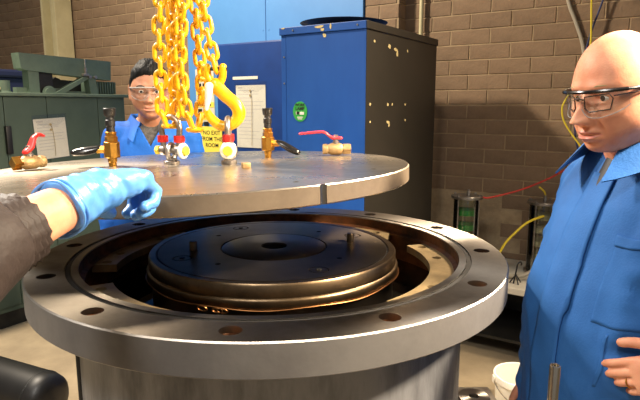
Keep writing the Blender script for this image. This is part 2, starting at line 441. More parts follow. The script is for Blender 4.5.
b = nb(); box(b, X1, X1+.008, Y0-.006, Y1+.005, ZT-.042, ZT, .003); obj('side_lip', b, 'cab_dark', cb, WM, False)
b = nb(); box(b, X0+.02, X1-.02, Y0+.02, Y1-.02, 0, .05); obj('plinth', b, 'dark_steel', cb, WM, False)
for x in (-1.88, -1.46):
    b = nb(); disc(b, .005, -.003, 0, (x, Y0-.008, ZT-.02), 10, 0, 'Y'); obj('screw', b, 'galv', tp, WM)
for z in (1.9, 1.75, 1.3):
    b = nb(); disc(b, .005, -.003, 0, (X0+.02, Y0+.001, z), 10, 0, 'Y'); obj('screw', b, 'galv', cs, WM)
def blotch(bm, cx, cz, w, h, plane, y, seed):
    r = random.Random(seed); n = 9
    P = [(cx+w/2*math.cos(2*PI*k/n)*r.uniform(.6, 1.15), cz+h/2*math.sin(2*PI*k/n)*r.uniform(.6, 1.15)) for k in range(n)]
    if plane == 'front': V = [(p[0], y-.0012, p[1]) for p in P]+[(p[0], y+.001, p[1]) for p in P]
    else: V = [(y+.0012, p[0], p[1]) for p in P]+[(y-.001, p[0], p[1]) for p in P]
    add_faces(bm, V, [tuple(range(n))]+[(i, (i+1) % n, n+(i+1) % n, n+i) for i in range(n)])
k = 0
for y, z, ww, hh in ((2.75, 1.967, .02, .018), (2.938, 1.955, .045, .03), (3.02, 1.945, .05, .02), (3.045, 1.925, .028, .05), (3.192, 1.95, .02, .018), (2.709, 1.628, .02, .018), (2.93, 1.628, .03, .02), (2.99, 1.63, .022, .018), (3.176, 1.629, .02, .016), (2.712, 1.533, .02, .016), (2.93, 1.527, .03, .018), (2.95, 1.515, .018, .04), (3.182, 1.534, .018, .016)):
    b = nb(); blotch(b, y, z, ww, hh, 'side', X1, k); k += 1; obj('paint_chip', b, 'chip', sp, WM, False)
for x, z, ww, hh, yy, par in ((-1.70, 2.052, .07, .018, Y0-.008, tp), (-1.68, 2.035, .03, .02, Y0-.008, tp), (-1.672, 2.005, .022, .03, Y0, fp), (-1.628, 2.05, .016, .03, Y0-.008, tp), (-1.95, 2.06, .03, .008, Y0-.008, tp)):
    b = nb(); blotch(b, x, z, ww, hh, 'front', yy, k); k += 1; obj('paint_chip', b, 'chip', par, WM, False)
st = thing('round_sticker', 'oval green sticker with black and white print on the blue cabinet front', 'sticker', WP(-1.838, Y0-.002, 1.53))
b = nb(); n = 32
add_faces(b, [(-1.838+.050*math.cos(2*PI*i/n), y, 1.588+.058*math.sin(2*PI*i/n)) for y in (Y0-.0025, Y0-.0005) for i in range(n)], [tuple(range(n))]+[(i, (i+1) % n, n+(i+1) % n, n+i) for i in range(n)])
sf = obj('face', b, 'green_sticker', st, WM, False)
text('WORK', .022, on_wall(-1.838, Y0-.003, 1.625), 'ink_black', sf, bold=.0006); text('LAMP', .026, on_wall(-1.838, Y0-.003, 1.604), 'ink_black', sf, bold=.0008)
b = nb(); box(b, -1.862, -1.842, Y0-.0035, Y0-.0025, 1.572, 1.588); obj('black_mark', b, 'ink_black', sf, WM, False)
b = nb(); box(b, -1.84, -1.81, Y0-.0035, Y0-.0025, 1.57, 1.586); box(b, -1.866, -1.862, Y0-.0035, Y0-.0025, 1.57, 1.588); box(b, -1.858, -1.818, Y0-.0035, Y0-.0025, 1.553, 1.558); box(b, -1.854, -1.822, Y0-.0035, Y0-.0025, 1.543, 1.548); obj('white_mark', b, 'white', sf, WM, False)
# round vent on the cabinet
vt = thing('round_vent', 'shallow black round vent ring lying on top of the tall blue cabinet', 'vent', WP(-1.77, 3.04, ZT))
b = nb(); lathe(b, [(.20, ZT), (.205, ZT+.015), (.235, ZT+.04), (.265, ZT+.052), (.27, ZT+.056), (.262, ZT+.058), (.225, ZT+.046), (.19, ZT+.02), (.18, ZT)], (-1.77, 3.04, 0), 64, closed=True); obj('ring', b, 'black', vt, WM)
for r in (.05, .10, .15):
    b = nb(); tube(b, [(-1.77+r*math.cos(2*PI*i/40), 3.04+r*math.sin(2*PI*i/40), ZT+.035) for i in range(40)], .003, 6, closed=True); obj('guard_ring', b, 'black', vt, WM)
for a in range(4):
    c, s = math.cos(a*PI/4), math.sin(a*PI/4)
    b = nb(); tube(b, [(-1.77-.215*c, 3.04-.215*s, ZT+.038), (-1.77+.215*c, 3.04+.215*s, ZT+.038)], .003, 6); obj('guard_spoke', b, 'black', vt, WM)

# ------------------------------------------------------------------ green machine (its face runs into the room at right angles to the wall)
gm = thing('green_machine', 'green painted steel machine cabinet with panelled side and a ledge on top', 'machine', WP(-4.4, 2.3, 0))
GX = -3.998
b = nb(); box(b, GX-.8, GX-.014, 1.2, 3.12, .12, 1.70); obj('body', b, 'green', gm, WM, False)
for a, e in ((1.2, 1.62), (1.625, 2.10), (2.105, 2.42), (2.425, 2.86), (2.865, 3.125)):
    b = nb(); box(b, GX-.016, GX, a, e, .16, 1.69, .003); pn = obj('side_panel', b, 'green', gm, WM, False)
b = nb(); box(b, GX-.82, GX+.03, 1.18, 3.15, 1.69, 1.715, .004); obj('top_ledge', b, 'green_light', gm, WM, False)
b = nb(); box(b, GX-.78, GX-.03, 1.22, 3.1, 0, .12); obj('plinth', b, 'dark_steel', gm, WM, False)
b = nb(); box(b, GX, GX+.03, 2.09, 2.13, 1.28, 1.48, .006); obj('hinge', b, 'black', gm, WM)
# head of the machine on the ledge
hd = thing('press_head', 'green steel beam on struts standing on top of the green machine', 'machine', WP(-4.1, 2.6, 1.715))
def ub(bm, P, t=.03, x=GX): prism(bm, P, -t, 0)
def side_prism(name, P, x0, x1, m):   # P in (y, z)
    b = nb(); n = len(P)
    add_faces(b, [(x0, p[0], p[1]) for p in P]+[(x1, p[0], p[1]) for p in P], [tuple(range(n))[::-1], tuple(range(n, 2*n))]+[(i, (i+1) % n, n+(i+1) % n, n+i) for i in range(n)])
    return obj(name, b, m, hd, WM, False)
side_prism('beam', [(2.255, 2.00), (3.03, 1.985), (3.02, 1.83), (2.30, 1.878), (2.265, 1.89)], GX-.12, GX-.02, 'green_light')
side_prism('web_plate', [(2.32, 1.878), (2.40, 1.873), (2.40, 1.715), (2.32, 1.715)], GX-.11, GX-.03, 'green_light')
side_prism('dark_plate', [(2.41, 1.872), (2.52, 1.866), (2.52, 1.715), (2.41, 1.715)], GX-.12, GX-.05, 'dark_steel')
side_prism('post', [(2.80, 1.86), (2.865, 1.86), (2.885, 1.715), (2.815, 1.715)], GX-.08, GX-.01, 'green_light')
side_prism('brace', [(2.50, 1.715), (2.58, 1.715), (2.82, 1.845), (2.80, 1.865), (2.775, 1.855)], GX-.06, GX-.01, 'green_light')
side_prism('rear_brace', [(2.42, 1.715), (2.48, 1.715), (2.66, 1.83), (2.62, 1.845)], GX-.22, GX-.17, 'dark_steel')
side_prism('low_block', [(2.24, 1.715), (2.24, 1.755), (2.60, 1.755), (2.66, 1.735), (2.80, 1.735), (2.80, 1.715)], GX-.11, GX-.06, 'green_light')
side_prism('dark_cavity_plate', [(2.55, 1.84), (2.96, 1.825), (2.96, 1.73), (2.55, 1.73)], GX-.34, GX-.30, 'dark_steel')
b = nb(); lathe(b, [(1e-5, 0), (.055, 0), (.055, .008), (.04, .01), (.04, .02), (1e-5, .02)], (GX-.03, 2.47, 1.7155), 20, 'X', 0, PI, True); obj('pivot', b, 'green_light', hd, WM)
b = nb(); disc(b, .012, 1.86, 1.92, (GX-.01, 2.78, 0), 10); disc(b, .005, 1.92, 1.985, (GX-.01, 2.78, 0), 8); box(b, GX-.03, GX+.01, 2.75, 2.80, 1.855, 1.875, .004); obj('lubricator', b, 'galv', hd, WM)
for y in (2.81, 2.86):
    b = nb(); disc(b, .014, 0, .018, (GX-.01, y, 1.85), 6, 0, 'X'); obj('bolt', b, 'galv', hd, WM)
mt = thing('ribbed_motor', 'small ribbed green motor housing at the far end of the green machine', 'motor', WP(GX-.17, 2.99, 1.715))
b = nb(); box(b, GX-.27, GX-.06, 2.90, 3.10, 1.715, 1.822, .02); obj('housing', b, 'green', mt, WM)
for k in range(8):
    b = nb(); box(b, GX-.06, GX-.045, 2.905+k*.024, 2.915+k*.024, 1.72, 1.818, .003); obj('rib', b, 'green_light', mt, WM, False)
sm = thing('pipe_stub', 'short green pipe stub standing on the green machine', 'pipe', WP(GX-.08, 2.17, 1.715))
b = nb(); lathe(b, [(1e-5, 1.715), (.05, 1.715), (.05, 1.722), (.042, 1.725), (.042, 1.80), (.036, 1.80), (.036, 1.77), (1e-5, 1.77)], (GX-.08, 2.16, 0), 24); obj('stub', b, 'green_light', sm, WM)
b = nb(); tube(b, [(GX-.06, 2.02, 1.742), (GX-.06, 2.12, 1.742)], .012, 10); obj('side_pipe', b, 'tan', sm, WM)
# dark blue casing behind the beam
bc = thing('blue_casing', 'dark blue casing behind the green beam of the machine', 'casing', WP(-5.2, 2.4, 0))
b = nb(); box(b, -5.6, -4.86, 1.9, 2.9, 0, 1.86, .01); obj('body', b, 'dark_blue', bc, WM, False)
b = nb(); box(b, -5.62, -4.84, 1.88, 2.92, 1.86, 1.93, .02); obj('lid', b, 'dark_blue', bc, WM, False)
doc('clear document sleeve with printed sheet hung on the green machine side', WM @ Matrix.Translation((GX+.001, 2.44, 1.385)) @ Matrix.Rotation(PI/2, 4, 'Z') @ Matrix.Rotation(math.radians(-3), 4, 'Y'), .28, .345, lines=9)
# skid beam on the floor
b = nb(); P = [(-.05, 0), (.05, 0), (.05, .012), (.007, .012), (.007, .108), (.05, .108), (.05, .12), (-.05, .12), (-.05, .108), (-.007, .108), (-.007, .012), (-.05, .012)]
add_faces(b, [(-3.9, 2.16+p[0], p[1]) for p in P]+[(-2.5, 2.16+p[0], p[1]) for p in P], [tuple(range(12))[::-1], tuple(range(12, 24))]+[(i, (i+1) % 12, 12+(i+1) % 12, 12+i) for i in range(12)])
tag(obj('steel_beam', b, 'dark_steel', None, WM, False), 'dark steel beam lying on the concrete floor before the green machine', 'beam')

# ------------------------------------------------------------------ the vessel
VC = Vector((-.134, 1.555, 0)); FT = 1.211
MV = Matrix.Translation(VC)
vs_ = thing('pressure_vessel', 'large round steel pressure vessel with a bolted top flange standing open', 'vessel', VC)
b = nb(); lathe(b, [(.65, FT-.003), (.65, FT-.070), (.647, FT-.073), (.525, FT-.073), (.525, FT), (.543, FT), (.543, FT-.010), (.557, FT-.010), (.557, FT), (.647, FT)], (0, 0, 0), 160, closed=True)
c = nb()
for k in range(12):
    a = math.radians(-3+30.6*k if k < 7 else -3-30.6*(12-k)) if False else math.radians(-3+30*k)
    disc(c, .0225, FT-.2, FT+.1, (.598*math.cos(a), .598*math.sin(a), 0), 24)
b = cut(b, c)
fl = obj('flange', b, 'steel', vs_, MV, ang=25); sides(fl, 'steel_side', .62)
b = nb()
lathe(b, [(.544, FT-.010), (.556, FT-.010), (.556, FT-.003), (.544, FT-.003)], n=128, closed=True); obj('gasket', b, 'gasket', fl, MV)
for k in range(12):
    a = math.radians(-3+30*k)
    b = nb(); lathe(b, [(.0228, FT-.065), (.0228, FT-.014), (.0222, FT-.014), (.0222, FT-.065)], (.598*math.cos(a), .598*math.sin(a), 0), 24, closed=True); obj('bolt_hole_sleeve', b, 'rust', fl, MV)
b = nb(); lathe(b, [(.538, FT-.073), (.538, .0), (.53, .0), (.53, FT-.073)], n=128, closed=True); obj('shell', b, 'steel_body', vs_, MV)
b = nb(); lathe(b, [(.5245, FT-.012), (.5245, FT-.072), (.522, FT-.08), (.522, .6), (1e-4, .6), (1e-4, .59), (.529, .59), (.529, FT-.075)], n=128); obj('inner_wall', b, 'rust', vs_, MV)
b = nb(); lathe(b, [(.5249, FT-.004), (.5249, FT-.03), (.512, FT-.036), (.512, FT-.042), (.5249, FT-.045)], n=128); obj('inner_lip', b, 'rust', vs_, MV)
RZ = FT-.036
for k, (a0, a1) in enumerate(((-50, 22), (42, 112), (134, 186), (-152, -76))):
    a0 = math.radians(a0); a1 = math.radians(a1)
    b = nb(); lathe(b, [(.448, RZ), (.448, RZ-.022), (.517, RZ-.022), (.517, RZ)], n=28, a0=a0, a1=a1, closed=True)
    c = nb(); hs = []
    for t in (.06, .27, .73, .94):
        a = a0+(a1-a0)*t; disc(c, .014, RZ-.06, RZ+.05, (.482*math.cos(a), .482*math.sin(a), 0), 16)
    b = cut(b, c); obj('locking_segment', b, 'seg', vs_, MV, ang=25)
b = nb(); lathe(b, [(1e-4, 1.085), (.5215, 1.085)], n=96)
obj('dark_liquid', b, 'liquid', vs_, MV)
# side boss and rod of the vessel
b = nb(); box(b, .50, .69, -.05, .09, .62, .715, .01); bo = obj('side_lug', b, 'galv', vs_, MV @ Matrix.Rotation(math.radians(2), 4, 'Z'))
b = nb(); lathe(b, [(.014, .715), (.05, .715), (.05, .728), (.047, .732), (.016, .732), (.014, .728)], (.612, .02, 0), 28, closed=True); obj('washer', b, 'steel', bo, MV)
b = nb(); disc(b, .0145, .712, .722, (.612, .02, 0), 16); obj('bolt_hole', b, 'gasket', bo, MV)
b = nb(); tube(b, [(-.548, -.10, 0), (-.548, -.10, 1.135)], .010, 10); obj('drain_pipe', b, 'dark_steel', vs_, MV)
# rust flakes and gravel inside
for k, (x, y) in enumerate(((-.40, -.14), (-.42, -.20), (-.36, -.27), (-.33, -.31), (-.38, -.24))):
    r = random.Random(k); b = nb(); n = 8; R = .02+.012*r.random()
    P = [(x+R*math.cos(2*PI*i/n)*r.uniform(.5, 1.3), y+R*.6*math.sin(2*PI*i/n)*r.uniform(.5, 1.3)) for i in range(n)]
    prism(b, P, 1.0855, 1.089); obj('rust_flake', b, 'rust', vs_, MV, False)

# inner drum
dr = thing('inner_drum', 'dark oily steel drum with grooved round top set inside the open vessel', 'drum', (VC.x, VC.y, .60))
DT = FT+.006
b = nb(); lathe(b, [(1e-4, .60), (.345, .60), (.345, 1.155), (1e-4, 1.155)], n=128); obj('barrel', b, 'oily', dr, MV)
b = nb(); lathe(b, [(.350, 1.152), (.356, 1.154), (.3585, 1.158), (.3585, 1.176), (.356, 1.181), (.3525, 1.183), (.352, DT-.005), (.348, DT), (.332, DT), (.330, DT-.004), (.330, 1.152)], n=128, closed=True); obj('rim_ring', b, 'drum_rim', dr, MV)
b = nb(); lathe(b, [(.3295, 1.16), (.3295, DT-.005), (.3265, DT-.005), (.3265, DT), (.155, DT), (.155, DT-.005), (.151, DT-.005), (.151, 1.16)], n=128, closed=True)
c = nb()
for a in (-125, 145, -35, 55): disc(c, .008, DT-.03, DT+.02, (.227*math.cos(math.radians(a)), .227*math.sin(math.radians(a)), 0), 16)
for a in (-151, -61, 119, 29):
    x, y = .27*math.cos(math.radians(a)), .27*math.sin(math.radians(a))
    lathe(c, [(.0265, DT-.004), (.0265, DT+.02), (.0225, DT+.02), (.0225, DT-.004)], (x, y, 0), 28, closed=True)
b = cut(b, c); tpp = obj('top_plate', b, 'oily', dr, MV, ang=25)
b = nb(); lathe(b, [(.150, 1.16), (.150, DT-.001), (.147, DT+.001), (.038, DT+.001), (.038, 1.17), (1e-4, 1.17)], n=96); obj('centre_cover', b, 'oily', dr, MV)
for r0, r1 in ((.1505, .1555), (.3262, .3298)):
    b = nb(); lathe(b, [(r0, DT-.006), (r1, DT-.006), (r1, DT-.004), (r0, DT-.004)], n=128, closed=True); obj('groove_seal', b, 'gasket', dr, MV)
b = nb(); lathe(b, [(.038, 1.172), (.038, DT-.004), (.0375, DT-.004), (.0375, 1.172)], n=32, closed=True); disc(b, .0372, 1.171, 1.174, n=32); obj('centre_bore', b, 'gasket', dr, MV)
for a in (-151, -61, 119, 29):
    x, y = .27*math.cos(math.radians(a)), .27*math.sin(math.radians(a))
    b = nb(); disc(b, .008, DT-.001, DT+.0015, (x, y, 0), 6); obj('socket_screw', b, 'gasket', tpp, MV)
    b = nb(); lathe(b, [(.0225, DT-.004), (.0265, DT-.004), (.0265, DT-.003), (.0225, DT-.003)], (x, y, 0), 28, closed=True); obj('plug_groove', b, 'gasket', tpp, MV)
for a in (-168, 12):
    x, y = .23*math.cos(math.radians(a)), .23*math.sin(math.radians(a))
    b = nb(); lathe(b, [(1e-5, DT-.002), (.011, DT-.002), (.011, DT+.024), (.009, DT+.027), (1e-5, DT+.027)], (x, y, 0), 18); obj('dowel_pin', b, 'drum_rim', dr, MV)
# binding wire
b = nb(); tube(b, [((.3605)*math.cos(t), .3605*math.sin(t), 1.158+.002*math.sin(9*t)) for t in [2*PI*i/120 for i in range(120)]], .0015, 6, closed=True)
wr = obj('binding_wire', b, 'copper', dr, MV)
for a in (-112, -106, -104):
    a = math.radians(a); x, y = .372*math.cos(a), .372*math.sin(a)
    b = nb(); tube(b, [(x+.013*math.cos(t)*-math.sin(a), y+.013*math.cos(t)*math.cos(a)-.004*math.sin(t), 1.157+.007*math.sin(t)) for t in [2*PI*i/18 for i in range(18)]], .0016, 6, closed=True); obj('wire_loop', b, 'copper', wr, MV)

# ------------------------------------------------------------------ the hanging lid
LN = Vector((-.0226, .0122, 1)).normalized()
LX = Vector((1, 0, .0226)).normalized(); LY = LN.cross(LX)
ML = Matrix.Translation((-.377, 1.725, 1.434)) @ Matrix((LX, LY, LN)).transposed().to_4x4()
def lp(x, y, z=0): return ML @ Vector((x, y, z))
ld = thing('vessel_lid', 'thick round steel vessel lid hanging level from the yellow chains', 'lid', lp(0, 0, -.047))
b = nb(); lathe(b, [(1e-4, 0), (.647, 0), (.65, -.003), (.65, -.043), (.647, -.046), (1e-4, -.046)], n=160)
c = nb()
for a in (-55.6, -22.8, 10, 43, 76, 160, 190, 222, 285-30): 
    a = math.radians(a); disc(c, .008, -.02, .03, (.569*math.cos(a), .569*math.sin(a), 0), 16)
a = math.radians(-53.7); disc(c, .011, -.1, .1, (.655*math.cos(a), .655*math.sin(a), 0), 16)
b = cut(b, c); sides(obj('plate', b, 'steel_lid', ld, ML, ang=25), 'lid_side', .62)
b = nb(); lathe(b, [(.50, -.046), (.50, -.056), (.495, -.058), (.44, -.058), (.436, -.056), (.436, -.046)], n=96, closed=True); obj('spigot_ring', b, 'steel_side', ld, ML)
b = nb(); box(b, -.012, .012, -.012, .012, 0, .016, .002)
tag(obj('square_plug', b, 'old_brass', None, Matrix.Translation(lp(.158, -.11, 0)) @ Matrix.Rotation(.4, 4, 'Z')), 'small square brass plug screwed into the lid top before the shackles', 'plug')

def hexa(bm, r, z0, z1, c=(0, 0, 0), axis='Z', n=6): disc(bm, r, z0, z1, c, n, r*.08, axis)
def relief(label, x, y, ang, drop, h=1.0):
    p = lp(x, y, 0); t = thing('relief_valve', label, 'valve', p, None); M = Matrix.Translation(p) @ Matrix.Rotation(ang, 4, 'Z') @ Matrix.Scale(h, 4)
    b = nb(); lathe(b, [(1e-5, 0), (.012, 0), (.012, .012), (.014, .014), (.014, .028), (1e-5, .028)], n=20); obj('nipple', b, 'brass', t, M)
    b = nb(); hexa(b, .024, .026, .075, n=8); hexa(b, .019, .075, .092); obj('valve_body', b, 'brass', t, M)
    b = nb(); hexa(b, .016, .092, .100); disc(b, .017, .100, .106, n=18, bev=.001); obj('union_nut', b, 'brass', t, M)
    b = nb(); lathe(b, [(1e-5, .104), (.013, .104), (.013, .122), (.015, .124), (.015, .140), (.012, .143), (.0115, .150), (.017, .156), (.019, .176), (.017, .178), (.014, .176), (1e-5, .172)], n=22); obj('hose_tail', b, 'black', t, M)
    b = nb(); disc(b, .013, .02, .045, (0, 0, .052), 6, .001, 'X'); sp_ = obj('stem', b, 'brass', t, M)
    b = nb(); e = Vector((.105, 0, .052-drop)); tube(b, [(.04, 0, .055), (.055, 0, .052-drop*.1), (.08, 0, .052-drop*.6), e], [.014, .017, .019, .016], 12, 4, flat=.7, ends=True); obj('lever', b, 'black_gloss', t, M)
    return t
relief('brass valve with black top and a black lever drooping toward the red ball valve', .188, .267, math.radians(-8), .030)
relief('brass valve with black top beside the blue gloved hand, its lever level', -.300, .059, math.radians(192), .008, 1.05)

def ball_valve(label, x, y, ang, lever, m):
    p = lp(x, y, 0); t = thing('ball_valve', label, 'valve', p); M = Matrix.Translation(p) @ Matrix.Rotation(ang, 4, 'Z')
    b = nb(); lathe(b, [(1e-5, -.05), (.017, -.05), (.019, -.046), (.019, -.034), (.016, -.031), (.022, -.018), (.0225, .012), (.019, .02), (.0165, .024), (.0165, .03), (1e-5, .03)], (0, 0, .024), 20, 'X'); obj('valve_body', b, 'old_brass', t, M)
    b = nb(); disc(b, .021, .024, .052, (0, 0, .024), 4 if m == 'sq' else 6, .001, 'X'); obj('end_nut', b, 'old_brass' if m != 'sq' else 'brass', t, M)
    b = nb(); lathe(b, [(1e-5, .04), (.012, .04), (.012, .052), (.009, .054), (.009, .064), (1e-5, .064)], (-.002, 0, 0), 14); obj('stem', b, 'galv', t, M)
    b = nb(); disc(b, .008, .064, .076, (-.002, 0, 0), 6); obj('stem_nut', b, 'galv', t, M)
    b = nb()
    if lever == 'long': P = [(.012, 0, .064), (-.012, 0, .064), (-.028, 0, .073), (-.045, 0, .085), (-.075, 0, .085), (-.13, 0, .080)]; R = [.012, .013, .010, .010, .0105, .009]
    else: P = [(.004, 0, .060), (-.008, 0, .070), (-.016, -.002, .086), (-.024, -.004, .100), (-.040, -.008, .108), (-.056, -.012, .104)]; R = [.016, .018, .016, .014, .012, .009]
    tube(b, P, R, 12, 4, flat=.5, up=(0, 1, 0), ends=True); obj('lever', b, 'pinkred' if lever == 'long' else 'red', t, M)
ball_valve('brass ball valve with a long straight red lever near the lid rim', .437, .29, math.radians(4), 'long', 'hex')
ball_valve('brass ball valve with a short raised red lever near the bare forearm', -.533, -.016, math.radians(236), 'short', 'sq')

# shackles standing on lifting pads
def shackle(label, x, y, ang, lean, low=0):
    p = lp(x, y, 0); t = thing('bow_shackle', label, 'shackle', p); M = Matrix.Translation(p) @ Matrix.Rotation(ang, 4, 'Z')
    zp = .045
    M2 = M @ Matrix.Translation((0, 0, zp)) @ Matrix.Rotation(lean, 4, 'X') @ Matrix.Translation((0, 0, -zp))
    bow = [(-.030, 0, zp-.002), (-.031, 0, zp+.03), (-.034, 0, zp+.055), (-.036, 0, zp+.075-low), (-.028, 0, zp+.096-low), (-.012, 0, zp+.107-low), (0, 0, zp+.109-low), (.012, 0, zp+.107-low), (.028, 0, zp+.096-low), (.036, 0, zp+.075-low), (.034, 0, zp+.055), (.031, 0, zp+.03), (.030, 0, zp-.002)]
    b = nb(); tube(b, bow, [.0095]*13, 12, 3, ends=True)
    for s in (-1, 1): disc(b, .017, -.009, .009, (s*.030, 0, zp), 20, .003, 'X')
    obj('bow', b, 'galv', t, M2)
    b = nb(); disc(b, .0105, -.052, .046, (0, 0, zp), 16, 0, 'X'); obj('pin', b, 'galv', t, M2)
    b = nb(); disc(b, .026, .040, .052, (0, 0, zp), 20, .003, 'X'); obj('pin_head', b, 'white', t, M2)
    b = nb(); disc(b, .016, .052, .062, (0, 0, zp), 8, .002, 'X'); obj('pin_cap', b, 'plastic_yellow', t, M2)
    b = nb(); disc(b, .016, -.060, -.044, (0, 0, zp), 6, .002, 'X'); obj('pin_nut', b, 'plastic_yellow', t, M2)
    for s in (-1, 1):
        b = nb(); lathe(b, [(.0098, -.011), (.0172, -.011), (.0172, .011), (.0098, .011)], (s*.032, 0, zp+.038), 16, closed=True); box(b, s*.032-.004+s*.008, s*.032+.004+s*.014, -.008, .008, zp+.03, zp+.046, .002); obj('red_clip', b, 'red', t, M2)
    return t
def pad(label, x, y, ang):
    p = lp(x, y, 0); t = thing('lifting_eye', label, 'lifting eye', p); M = Matrix.Translation(p) @ Matrix.Rotation(ang, 4, 'Z')
    b = nb(); disc(b, .026, 0, .012, n=28, bev=.002); disc(b, .018, .012, .02, n=28, bev=.002); obj('collar', b, 'galv', t, M)
    b = nb(); tube(b, [(0, .0205*math.cos(u), .041+.0235*math.sin(u)) for u in [2*PI*i/28 for i in range(28)]], .0085, 10, closed=True); obj('eye', b, 'galv', t, M)
shackle('grey bow shackle holding the looped yellow chain, its red clips spread side by side', -.113, .084, math.radians(-22), 0)
pad('steel lifting eye screwed into the lid under the looped chain', -.113, .084, math.radians(-22))
shackle('grey bow shackle under the yellow hook, seen end on with a yellow pin cap', .080, .060, math.radians(-84), 0, .008)
pad('steel lifting eye screwed into the lid under the yellow hook', .080, .060, math.radians(-84))

# chains
lb = nb(); rr, ll = .0155, .0115      # link centre-line half width, half straight
P = []
for i in range(9): t = -PI/2+PI*i/8; P.append((rr*math.cos(t+PI/2)*-1, 0, 0))
P = [(rr*math.cos(t), 0, ll+rr*math.sin(t)) for t in [PI*i/8 for i in range(9)]]+[(rr*math.cos(t), 0, -ll+rr*math.sin(t)) for t in [PI+PI*i/8 for i in range(9)]]
tube(lb, P, .0070, 8, closed=True)
for f in lb.faces: f.smooth = True
bmesh.ops.recalc_face_normals(lb, faces=lb.faces)
PINC = Vector((-0.3333, 1.7850, 1.7356))
LINK = bpy.data.meshes.new('chain_link'); lb.to_mesh(LINK); lb.free(); LINK.materials.append(MATS['yellow'])
def chain(label, pts, twist, end=None):
    """links along a path; top links (and an end link given by end) turn so that the bar or pin runs through their hole"""
    raw = cr([Vector(p) for p in pts], 60)
    cum = [0]
    for a, b_ in zip(raw, raw[1:]): cum.append(cum[-1]+(b_-a).length)
    n = round(cum[-1]/.0415); t = thing('lifting_chain', label, 'chain', min(raw, key=lambda p: p.z)); base = t.location.copy(); rnd = random.Random(len(label))
    def at(l):
        l = min(max(l, 0), cum[-1]); i = 0
        while i < len(cum)-2 and cum[i+1] < l: i += 1
        return raw[i].lerp(raw[i+1], (l-cum[i])/max(1e-9, cum[i+1]-cum[i]))
    def corr(k):
        c = (PI/2-twist-(k % 2)*PI/2) % PI
        return c-PI if c > PI/2 else c
    step = cum[-1]/n
    for k in range(n+1):
        p = at(k*step); d = (at(k*step+.012)-at(k*step-.012)).normalized()
        w0 = max(0, 1-k*step/.45); w1 = max(0, 1-(n-k)*step/(.16 if end else .45)) if (end or pts[-1].z > 2.5) else 0
        tw = twist+(k % 2)*PI/2+corr(0)*w0+corr(n)*w1+rnd.uniform(-.1, .1)*(1-max(w0, w1))
        a = Vector((math.cos(tw), math.sin(tw), 0)); a = (a-d*a.dot(d)).normalized(); bb = d.cross(a)
        o = mobj('chain_link', LINK, t); o.matrix_local = Matrix.Translation(p-base) @ Matrix((a, bb, d)).transposed().to_4x4()
    return t
BAR = 2.86
def hang(x): return Vector((x, 1.82, BAR-.012))
chain('yellow lifting chain looped through the left grey shackle', [hang(-.585), Vector((-.4990, 1.772, 2.0307)), Vector((-.5010, 1.770, 1.8535)), Vector((-.5025, 1.769, 1.6699)), Vector((-.5025, 1.772, 1.600)), Vector((-.4970, 1.787, 1.5655)), Vector((-.4895, 1.809, 1.5540)), Vector((-.4815, 1.831, 1.5655)), Vector((-.4740, 1.848, 1.600)), Vector((-.4670, 1.8500, 1.6720)), Vector((-.4651, 1.8500, 1.8634)), Vector((-.4633, 1.8500, 2.0481)), hang(-.485)], .25)
chain('yellow chain hanging in a slack loop between shackle and hook', [hang(-.435), Vector((-.4180, 1.760, 2.0284)), Vector((-.4269, 1.760, 1.8820)), Vector((-.4352, 1.760, 1.7617)), Vector((-.4278, 1.760, 1.6385)), Vector((-.4170, 1.770, 1.5750)), Vector((-.4059, 1.797, 1.5433)), Vector((-.3955, 1.825, 1.5814)), Vector((-.3900, 1.843, 1.7023)), Vector((-.3982, 1.843, 1.8575)), Vector((-.3985, 1.843, 2.0376)), hang(-.385)], .5)
chain('yellow chain running straight down to the yellow hook', [hang(-.335), Vector((-.3650, 1.785, 2.1212)), Vector((-.3640, 1.782, 1.9447)), Vector((-.3510, 1.783, 1.8397)), PINC+Vector((0, 0, .0145))], .35, end=True)
chain('yellow spare chain strand hanging behind the looped chain', [hang(-.535), Vector((-.4980, 1.905, 2.0596)), Vector((-.4980, 1.905, 1.8700)), Vector((-.4984, 1.905, 1.7067)), Vector((-.4998, 1.905, 1.5995))], .9)
b = nb(); tube(b, [Vector((-.62, 1.82, BAR)), Vector((-.30, 1.82, BAR)), Vector((-.283, 1.82, BAR+.01)), Vector((-.283, 1.82, BAR+.03)), Vector((-.42, 1.82, BAR+.20)), Vector((-.46, 1.82, BAR+.22)), Vector((-.50, 1.82, BAR+.20)), Vector((-.637, 1.82, BAR+.03)), Vector((-.637, 1.82, BAR+.01))], .008, 10, closed=True)
tag(obj('master_link', b, 'yellow', None), 'large yellow triangular master link gathering the lifting chains above', 'master link')

# hook
hk = thing('sling_hook', 'large yellow sling hook with white latch holding the end-on shackle', 'hook', Vector((-0.2976, 1.7850, 1.5401)))
b = nb()
tube(b, [Vector((-0.3317, 1.7850, 1.6889)), Vector((-0.3257, 1.7850, 1.6764)), Vector((-0.3009, 1.7850, 1.6513)), Vector((-0.2727, 1.7850, 1.6261)), Vector((-0.2605, 1.7850, 1.6008)), Vector((-0.2676, 1.7850, 1.5769)), Vector((-0.2939, 1.7850, 1.5568)), Vector((-0.3245, 1.7850, 1.5593)), Vector((-0.3512, 1.7850, 1.5817)), Vector((-0.3647, 1.7850, 1.6103))], [.020, .022, .021, .021, .021, .0195, .0175, .0170, .0145, .009], 14, 5, ends=True)
obj('hook_body', b, 'yellow', hk)
for E0, E1, E2 in ((Vector((-0.3444, 1.7850, 1.6889)), Vector((-0.3564, 1.7850, 1.7107)), Vector((-0.3585, 1.7850, 1.7417))), (Vector((-0.3205, 1.7850, 1.6889)), Vector((-0.3103, 1.7850, 1.7107)), Vector((-0.3078, 1.7850, 1.7417)))):
    b = nb(); tube(b, [E0, E1, E2], [.0125, .012, .012], 12, 3, ends=True); ea = obj('clevis_ear', b, 'yellow', hk)
